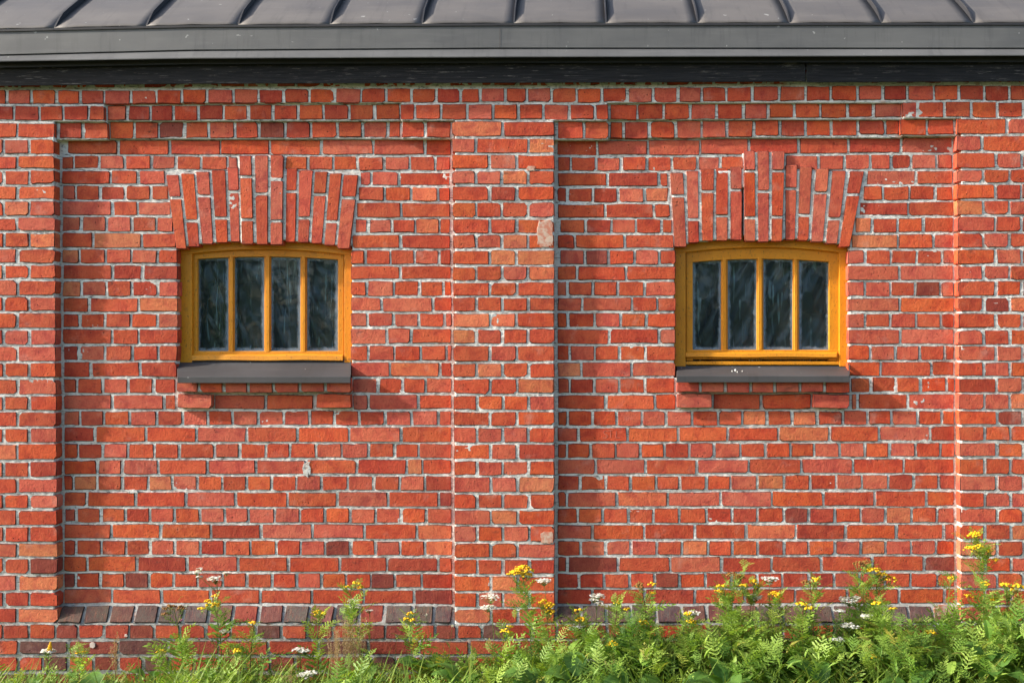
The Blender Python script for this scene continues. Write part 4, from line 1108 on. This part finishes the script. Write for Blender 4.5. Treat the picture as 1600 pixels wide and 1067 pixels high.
G_T = "flowering tansy plants along the foot of the wall"
T_HERO = [
 (815, 888, .30, [(818, 888, 16, 'y'), (806, 895, 13, 'y'), (824, 897, 9, 'y')], "tansy with the biggest yellow cluster, in front of the middle pilaster", 832),
 (853, 943, .30, [(850, 940, 9, 'y'), (859, 945, 10, 'y'), (860, 955, 8, 'y')], "tansy with a knobbly yellow cluster at the right edge of the middle pilaster", 850),
 (548, 912, .26, [(543, 917, 6, 'y'), (556, 911, 7, 'y'), (565, 917, 7, 'y')], "slim tansy with three small yellow clusters below the left window's right end", 567),
 (332, 935, .28, [(336, 930, 6, 'y'), (326, 938, 6, 'y'), (332, 943, 10, 'y'), (316, 950, 6, 'y')], "tansy with four loose yellow clusters below the left window", 338),
 (272, 950, .30, [(266, 948, 10, 'b'), (283, 949, 9, 'b'), (258, 958, 6, 'b')], "tansy with withered brown heads left of the yellow one below the left window", 285),
 (499, 957, .26, [(497, 956, 8, 'y'), (507, 958, 6, 'y')], "tansy with one small yellow tuft just left of the dry grass", 505),
 (640, 962, .26, [(636, 966, 6, 'y'), (641, 958, 6, 'y'), (645, 967, 6, 'y')], "low tansy with yellow tufts among white seed puffs", 650),
 (372, 1016, .34, [(370, 1016, 8, 'y')], "very low tansy with one yellow button tuft below the middle of the left window", 366),
 (253, 1016, .34, [(252, 1016, 7, 'y')], "short tansy with a yellow tuft at the bottom left of the bay", 250),
 (125, 1018, .36, [(127, 1018, 9, 'y')], "tansy with an orange yellow tuft at the foot of the left pilaster", 120),
 (1526, 832, .30, [(1524, 834, 11, 'y'), (1517, 857, 11, 'y'), (1529, 853, 8, 'y'), (1555, 873, 5, 'y'), (1545, 860, 5, 'y')], "tallest tansy with two yellow clusters in front of the right pilaster", 1552),
 (1150, 893, .34, [(1145, 896, 9, 'b'), (1158, 900, 8, 'b'), (1162, 914, 7, 'y')], "tansy with brown seeded heads below the right window", 1152),
 (1130, 915, .36, [(1127, 915, 8, 'y'), (1122, 922, 7, 'y')], "tansy with small yellow clusters left of the brown seeded heads", 1142),
 (1180, 910, .32, [(1178, 908, 8, 'y'), (1184, 915, 7, 'y')], "tansy with bright yellow clusters right of the brown seeded heads", 1172),
 (1212, 930, .36, [(1211, 927, 9, 'y'), (1218, 933, 6, 'y')], "tansy with a wide yellow cluster beside white yarrow below the right window", 1205),
 (1265, 905, .34, [(1260, 908, 8, 'b'), (1275, 904, 7, 'y')], "tansy with mixed brown and yellow heads below the right end of the right window", 1268),
 (1347, 876, .32, [(1340, 880, 10, 'b'), (1354, 877, 9, 'b')], "tall tansy with withered brown heads left of the right pilaster", 1358),
 (1372, 890, .32, [(1366, 890, 11, 'y'), (1378, 896, 9, 'y'), (1392, 903, 10, 'y')], "tansy with a broad spray of yellow heads left of the right pilaster", 1382),
 (1255, 943, .40, [(1252, 943, 10, 'y'), (1264, 948, 8, 'y')], "tansy with a deep yellow cluster low below the right window", 1260),
 (965, 940, .32, [(965, 940, 6, 'y'), (978, 950, 6, 'y')], "tansy with two small yellow tufts right of the middle pilaster", 968),
 (905, 952, .30, [(905, 952, 7, 'y'), (908, 966, 8, 'y'), (900, 958, 5, 'b')], "tansy with two yellow tufts just right of the middle pilaster", 912),
 (1002, 912, .32, [(1000, 914, 10, 'b'), (1019, 911, 6, 'y'), (1019, 925, 5, 'y')], "tansy with brown heads and yellow tips in the middle of the right bay", 1015),
 (957, 1004, .44, [(957, 1005, 10, 'y')], "low tansy with one round yellow cluster in the weeds", 962),
 (1078, 960, .40, [(1075, 958, 7, 'y'), (1080, 970, 8, 'y')], "tansy with two yellow tufts left of the right window", 1082),
 (1002, 968, .40, [(1003, 970, 8, 'y'), (1010, 975, 7, 'y')], "tansy with small yellow tufts below the brown headed one", 1008),
 (1486, 900, .36, [(1486, 902, 7, 'y')], "slender tansy with one yellow tuft left of the right pilaster's edge", 1480),
 (1572, 912, .34, [(1571, 912, 7, 'y'), (1590, 915, 9, 'y'), (1583, 921, 6, 'y')], "tansy with yellow heads at the right edge of the right pilaster", 1580),
 (1540, 912, .38, [(1540, 910, 7, 'y'), (1556, 936, 7, 'y'), (1513, 930, 7, 'y')], "bushy tansy with scattered yellow tufts in front of the right pilaster", 1545),
 (1378, 940, .44, [(1370, 942, 8, 'y'), (1396, 950, 6, 'y')], "tansy with orange yellow tufts low in the weeds left of the right pilaster", 1385),
 (1453, 985, .48, [(1453, 987, 9, 'y')], "tansy with one orange yellow cluster deep in the weeds", 1450),
 (1372, 1022, .55, [(1370, 1025, 9, 'y')], "lowest tansy with one yellow cluster in the right weeds", 1376),
 (790, 982, .34, [(790, 985, 9, 'y'), (796, 978, 5, 'y')], "low tansy with a yellow tuft in front of the middle pilaster", 786),
 (397, 971, .30, [(395, 972, 6, 'y')], "thin tansy with one tiny yellow tuft below the left window", 392),
]
for (px, py, p, hs, lab, foot) in T_HERO:
    tansy(px, py, p + .06, hs, lab, G_T, foot=foot, leafy=1.25 if px > 860 else .9)

G_Y = "white yarrow along the foot of the wall"
for (px, py, p, hs, lab) in [
 (340, 900, .26, [(312, 888, 4), (308, 893, 6), (337, 903, 10), (355, 894, 5), (312, 900, 4)], "tallest white yarrow with several umbels below the left window"),
 (553, 940, .24, [(552, 938, 7), (556, 948, 7)], "white yarrow behind the slim tansy at the left bay's right half"),
 (767, 931, .26, [(767, 932, 12), (762, 948, 9)], "white yarrow with a flat umbel low on the middle pilaster"),
 (850, 906, .24, [(850, 907, 9)], "white yarrow with one small umbel right of the big yellow cluster"),
 (933, 930, .30, [(933, 930, 9), (937, 940, 6), (929, 936, 6)], "white yarrow right of the middle pilaster's edge"),
 (900, 978, .36, [(900, 980, 8)], "low white yarrow under the two yellow tufts"),
 (921, 1032, .48, [(921, 1033, 8)], "lowest white yarrow near the broad leaves right of the middle pilaster"),
 (1203, 903, .34, [(1201, 904, 9), (1208, 903, 6), (1203, 911, 4)], "white yarrow standing high below the right window"),
 (1178, 932, .36, [(1178, 932, 10)], "white yarrow low below the right window"),
 (1327, 935, .38, [(1327, 937, 11), (1318, 934, 6), (1338, 933, 6)], "white yarrow with the widest umbel left of the right pilaster"),
 (1311, 952, .42, [(1311, 953, 6)], "white yarrow with a tight round umbel low in the right bay"),
 (1354, 960, .42, [(1354, 962, 8)], "white yarrow right of the tight round umbel"),
 (1326, 975, .45, [(1326, 977, 11)], "white yarrow with a broad umbel deep in the weeds of the right bay"),
 (1309, 997, .50, [(1309, 998, 7)], "white yarrow half hidden in the lower weeds of the right bay"),
 (470, 1012, .34, [(466, 1014, 7), (476, 1016, 7)], "white yarrow just left of the dry grass"),
 (480, 1054, .46, [(477, 1054, 9), (486, 1050, 7)], "white yarrow at the bottom edge below the left bay"),
 (76, 1014, .40, [(75, 1016, 8)], "white yarrow at the foot of the left pilaster"),
 (352, 984, .32, [(352, 985, 6)], "white yarrow close beside the yellow tansy below the left window"),
 (578, 950, .24, [(577, 953, 5)], "white yarrow with a tiny umbel right of the slim tansy"),
 (1082, 958, .42, [(1083, 957, 8)], "pale white yarrow left of the right window's weeds"),
]: yarrow(px, py, p, hs, lab, G_Y)

# leafy tansies that carry no open flowers, filling the bank
TOPX = [-150, 0, 100, 200, 300, 400, 480, 540, 600, 700, 780, 840, 880, 940, 990, 1050, 1100, 1200, 1300, 1400, 1470, 1510, 1560, 1620, 1800]
TOPY = [1020, 1022, 1030, 1030, 1000, 1015, 1025, 985, 1020, 1005, 990, 965, 945, 965, 935, 955, 930, 945, 950, 925, 960, 935, 905, 905, 910]
def topy(x): return float(np.interp(x, TOPX, TOPY))
REGS = [((-60, 300), 9, "low leafy tansy without flowers at the foot of the wall left of the left window", "leafy tansies at the far left"),
        ((300, 640), 10, "leafy tansy without flowers in the weeds below the left window", "leafy tansies below the left window"),
        ((640, 880), 10, "leafy tansy without flowers at the foot of the middle pilaster", "leafy tansies by the middle pilaster"),
        ((880, 1180), 22, "leafy tansy without flowers in the left half of the right bay", "leafy tansies in the left half of the right bay"),
        ((1180, 1480), 22, "leafy tansy without flowers in the right half of the right bay", "leafy tansies in the right half of the right bay"),
        ((1480, 1680), 16, "leafy tansy without flowers in front of the right pilaster", "leafy tansies by the right pilaster")]
for (a, b), n, lab, grp in REGS:
    for i in range(n):
        x = a + (b - a) * (i + random.random()) / n; p = random.uniform(.14, .62)
        y = topy(x) + random.uniform(14, 82) + p * 30
        tansy(x, y, p, [], lab, grp, leafy=1.55 if x > 860 else .9, mat=TANSY if random.random() < .8 else DARKLEAF)

# broad-leaved weeds with single big leaves
def broad_leaf(L, W, seed):
    r = random.Random(seed); pts = []; tris = []; n = 9; m = 4
    for i in range(n):
        t = i / (n - 1); w = W * (math.sin(math.pi * min(1, t * .93 + .05)) ** .65)
        for j in range(-m, m + 1):
            v = j / m
            y = v * w * (1 + .05 * math.sin(t * 23 + seed))
            pts.append((t * L, y, .25 * L * math.sin(t * 2.2) - .30 * L * t * t + .22 * abs(v) * w + .012 * L * math.sin(t * 25 + abs(v) * 5) + r.uniform(-.004, .004)))
    q = 2 * m + 1
    for i in range(n - 1):
        for j in range(q - 1): a = i * q + j; tris.append((a, a + q, a + q + 1, a + 1))
    return np.array(pts), np.array(tris)
BL = []
for s in range(5):
    v, f = broad_leaf(.20, .055 + .008 * s, s)
    me = np_mesh("leaf", v, f, True, np.full(len(v), s / 5)); me.materials.append(BROAD); BL.append(me)
for px, p, y, n, sz, lab in [
 (150, .62, 1050, 5, .6, "broad leaved weed at the bottom left by the left pilaster"), (45, .5, 1056, 4, .45, "small broad leaved weed in the bottom left corner"),
 (395, .6, 1056, 5, .5, "broad leaved weed below the middle of the left window"), (236, .45, 1034, 4, .4, "broad leaved weed under the left end of the left window"),
 (665, .38, 1024, 6, .8, "broad leaved weed with a long arching dark leaf left of the middle pilaster"), (720, .62, 1052, 6, .8, "broad leaved weed at the bottom by the middle pilaster's left edge"),
 (845, .7, 1048, 6, .85, "broad leaved weed at the bottom by the middle pilaster's right edge"), (905, .72, 1040, 6, .9, "round leaved weed below the right bay's left end"),
 (985, .75, 1052, 5, .9, "broad leaved weed low in the weeds left of the right window"), (1130, .78, 1056, 6, .9, "broad leaved weed at the bottom below the right window's left end"),
 (1430, .8, 1060, 6, .95, "largest broad leaved weed at the bottom left of the right pilaster"), (1545, .7, 1020, 6, .9, "dark broad leaved weed in the shade by the right pilaster"),
 (560, .5, 1050, 4, .8, "broad leaved weed right of the dry grass"), (1290, .75, 1052, 5, .9, "broad leaved weed at the bottom below the right window's right end")]:
    c = at(px, y, p); base = Vector((c.x, c.y, 0)); root = empty("broad_leaved_weed", base); tag(root, lab, "weed", "broad leaved weeds in the bank")
    h = c.z - .06; m = MB(); ends = []
    for i in range(n):
        a = i * 2 * math.pi / n + random.uniform(-.4, .4); e = Vector((.03 * math.cos(a), .03 * math.sin(a), h * random.uniform(.72, 1.05)))
        m.tube([Vector((0, 0, 0)), e * .5, e], .004, .0028, 4); ends.append((e, a))
    m.build("stem", STEM, root)
    for e, a in ends:
        o = link("leaf", random.choice(BL), None, root); o.location = e
        o.rotation_euler = (random.uniform(-.3, .3), -random.uniform(-.05, .7), a); s = sz * random.uniform(.75, 1.1); o.scale = (s, s, s)

# toadflax, clover, dry grass and seed puffs
c = at(79, 1003, .40); base = Vector((c.x, c.y, 0)); root = empty("toadflax", base); tag(root, "small plant with one pale yellow flower spike by the left pilaster", "plant")
m = MB(); cv = stem_curve(Vector((0, 0, 0)), c - base); m.tube(cv, .002, .0014, 4); m.build("stem", STEM, root)
L = Leaves()
for i in range(34):
    t = i / 33; a = i * 2.4
    L.add(BUTTON, on(cv, .89 + .12 * t) + Vector((math.cos(a), math.sin(a), 0)) * .009 * (1.1 - t), a, .6, 0, .0062 * (1.1 - .5 * t))
L.build("flower_spike", GOLD, root)
L = Leaves()
for i in range(26): L.add(LANCE_T[2], on(cv, random.uniform(.2, .86)), i * 2.4, random.uniform(.3, 1), 0, random.uniform(.03, .06))
L.build("foliage", TANSY, root)
for px, py, lab in ((283, 968, "pink clover head left of the yellow tansy below the left window"), (311, 998, "pink clover head under the yellow tansy below the left window"), (374, 1002, "pink clover head right of the yellow tansy below the left window")):
    c = at(px, py, .30); base = Vector((c.x, c.y, 0)); root = empty("clover", base); tag(root, lab, "plant", "pink clovers below the left window")
    cv = stem_curve(Vector((0, 0, 0)), c - base); m = MB(); m.tube(cv, .0016, .0012, 4); m.build("stem", STEM, root)
    L = Leaves()
    for i in range(26):
        a = i * 2.4; e = math.asin(-.5 + 1.5 * i / 26); L.add(LANCE_T[1], c - base, a, e, 0, .010)
    L.build("flower_head", PINKF, root)
    L = Leaves()
    for i in range(5):
        q = on(cv, random.uniform(.4, .85)); a0 = random.uniform(0, 6)
        for j in range(3): L.add(LANCE_T[1], q, a0 + j * 2.09, .2, 0, .026)
    L.build("foliage", DARKLEAF, root)
def dry_clump(px, py, p, n, w, lab):
    c = at(px, py, p); base = Vector((c.x, c.y, 0)); root = empty("dry_grass_clump", base); tag(root, lab, "dry grass", "dry beige grass clumps")
    m = MB(); L = Leaves()
    for i in range(n):
        a = random.uniform(0, 6.28); e = Vector((math.cos(a) * w * random.random(), math.sin(a) * w * .5 * random.random(), (c.z) * random.uniform(.72, 1.03)))
        q = Vector((e.x * .3, e.y * .3, 0)); m.tube([q, q.lerp(e, .5) + Vector((0, 0, .02)), e], .0011, .0006, 3)
        for j in range(26):
            t = random.uniform(.66, 1); L.add(LANCE_T[2], q.lerp(e, t) + Vector((random.gauss(0, .006), random.gauss(0, .006), 0)), random.uniform(0, 6.28), random.uniform(.2, 1.3), 0, random.uniform(.008, .020))
    m.build("stalks", DRYM, root); L.build("seed_heads", DRYM, root)
dry_clump(545, 962, .40, 34, .11, "dense clump of dry beige grass below the left window's right end")
dry_clump(525, 985, .45, 20, .08, "lower clump of dry beige grass left of the dense one")
dry_clump(181, 985, .32, 9, .05, "thin wisp of dry beige grass in the left bay's corner")
dry_clump(455, 1040, .5, 9, .07, "sparse dry grass low below the left window")
for px, py, lab in ((666, 960, "white seed puff highest below the left bay's right end"), (632, 962, "white seed puff left of the highest one"), (707, 977, "white seed puff by the middle pilaster's edge"), (620, 993, "white seed puff lowest left of the yellow tufts"), (655, 966, "white seed puff close under the highest one")):
    c = at(px, py, .26); base = Vector((c.x, c.y, 0)); root = empty("seed_puff", base); tag(root, lab, "weed", "white seed puffs by the middle pilaster")
    cv = stem_curve(Vector((0, 0, 0)), c - base); m = MB(); m.tube(cv, .0013, .0009, 4); m.build("stem", STEM, root)
    L = Leaves()
    for i in range(60):
        e = math.asin(random.uniform(-.8, 1)); L.add(LANCE_T[2], c - base, random.uniform(0, 6.28), e, random.uniform(0, 3), .0105)
    L.build("puff", PUFF, root)
    L = Leaves()
    for i in range(5): L.add(LANCE_T[2], on(cv, random.uniform(.2, .7)), i * 2.4, .8, 0, .05)
    L.build("foliage", TANSY, root)

# what nobody could count: undergrowth and grass
L = Leaves()
for i in range(2900):
    x = random.uniform(-140, 1740); dens = 1.0 if x > 850 else .75
    if random.random() > dens: continue
    p = random.uniform(.10, .85)
    zt = P(x, topy(x) + 58 + 25 * p, p)[2]
    z = zt * (1 - random.random() ** 1.7 * .85)
    q = P(x, 533, p); q = (q[0], q[1], max(.03, z))
    r = random.random()
    if r < .58: tp, s = random.choice(TANSY_T), random.uniform(.07, .15)
    elif r < .96: tp, s = random.choice(LANCE_T), random.uniform(.05, .11)
    else: tp, s = random.choice(TOOTH_T), random.uniform(.06, .12)
    L.add(tp, q, random.uniform(0, 6.28), random.uniform(.1, 1.3), random.uniform(-.5, .5), s)
u_ = L.build("undergrowth", TANSY, None)
tag(u_, "tangle of green leaves low along the foot of the wall", "undergrowth", kind="stuff")
L = Leaves()
for i in range(4200):
    x = random.uniform(-140, 1740); p = random.uniform(.09, .95)
    if x > 760 and random.random() < .45: continue
    zt = P(x, topy(x) + 8, p)[2]
    s = min(.42, zt * random.uniform(.45, 1.0))
    q = P(x, 533, p)
    L.add(BLADE_T[0], (q[0], q[1], 0), random.uniform(0, 6.28), random.uniform(1.2, 1.56), random.uniform(-.3, .3), s)
g_ = L.build("grass", GRASSM, None)
tag(g_, "long green grass blades among the weeds", "grass", kind="stuff")

# the wood across the yard, seen mirrored in the old panes
L = Leaves()
for i in range(26):
    cx = -34 + 2.7 * i + random.uniform(-1, 1); cy = -27 - random.uniform(0, 6); H = random.uniform(7, 11); W = random.uniform(2.0, 3.0)
    for j in range(420):
        a = random.uniform(0, 6.28); zz = random.random(); q = W * math.sqrt(random.random()) * math.sin(math.pi * min(.97, zz * .85 + .13))
        L.add(LANCE_T[1], (cx + q * math.cos(a), cy + q * math.sin(a), .4 + zz * H), random.uniform(0, 6.28), random.uniform(-1, 1), random.uniform(-1, 1), random.uniform(.7, 1.3))
w_ = L.build("treeline", DARKLEAF, None)
tag(w_, "dark green wood mirrored in the window panes", "wood", kind="stuff")
print("bricks:", NB)
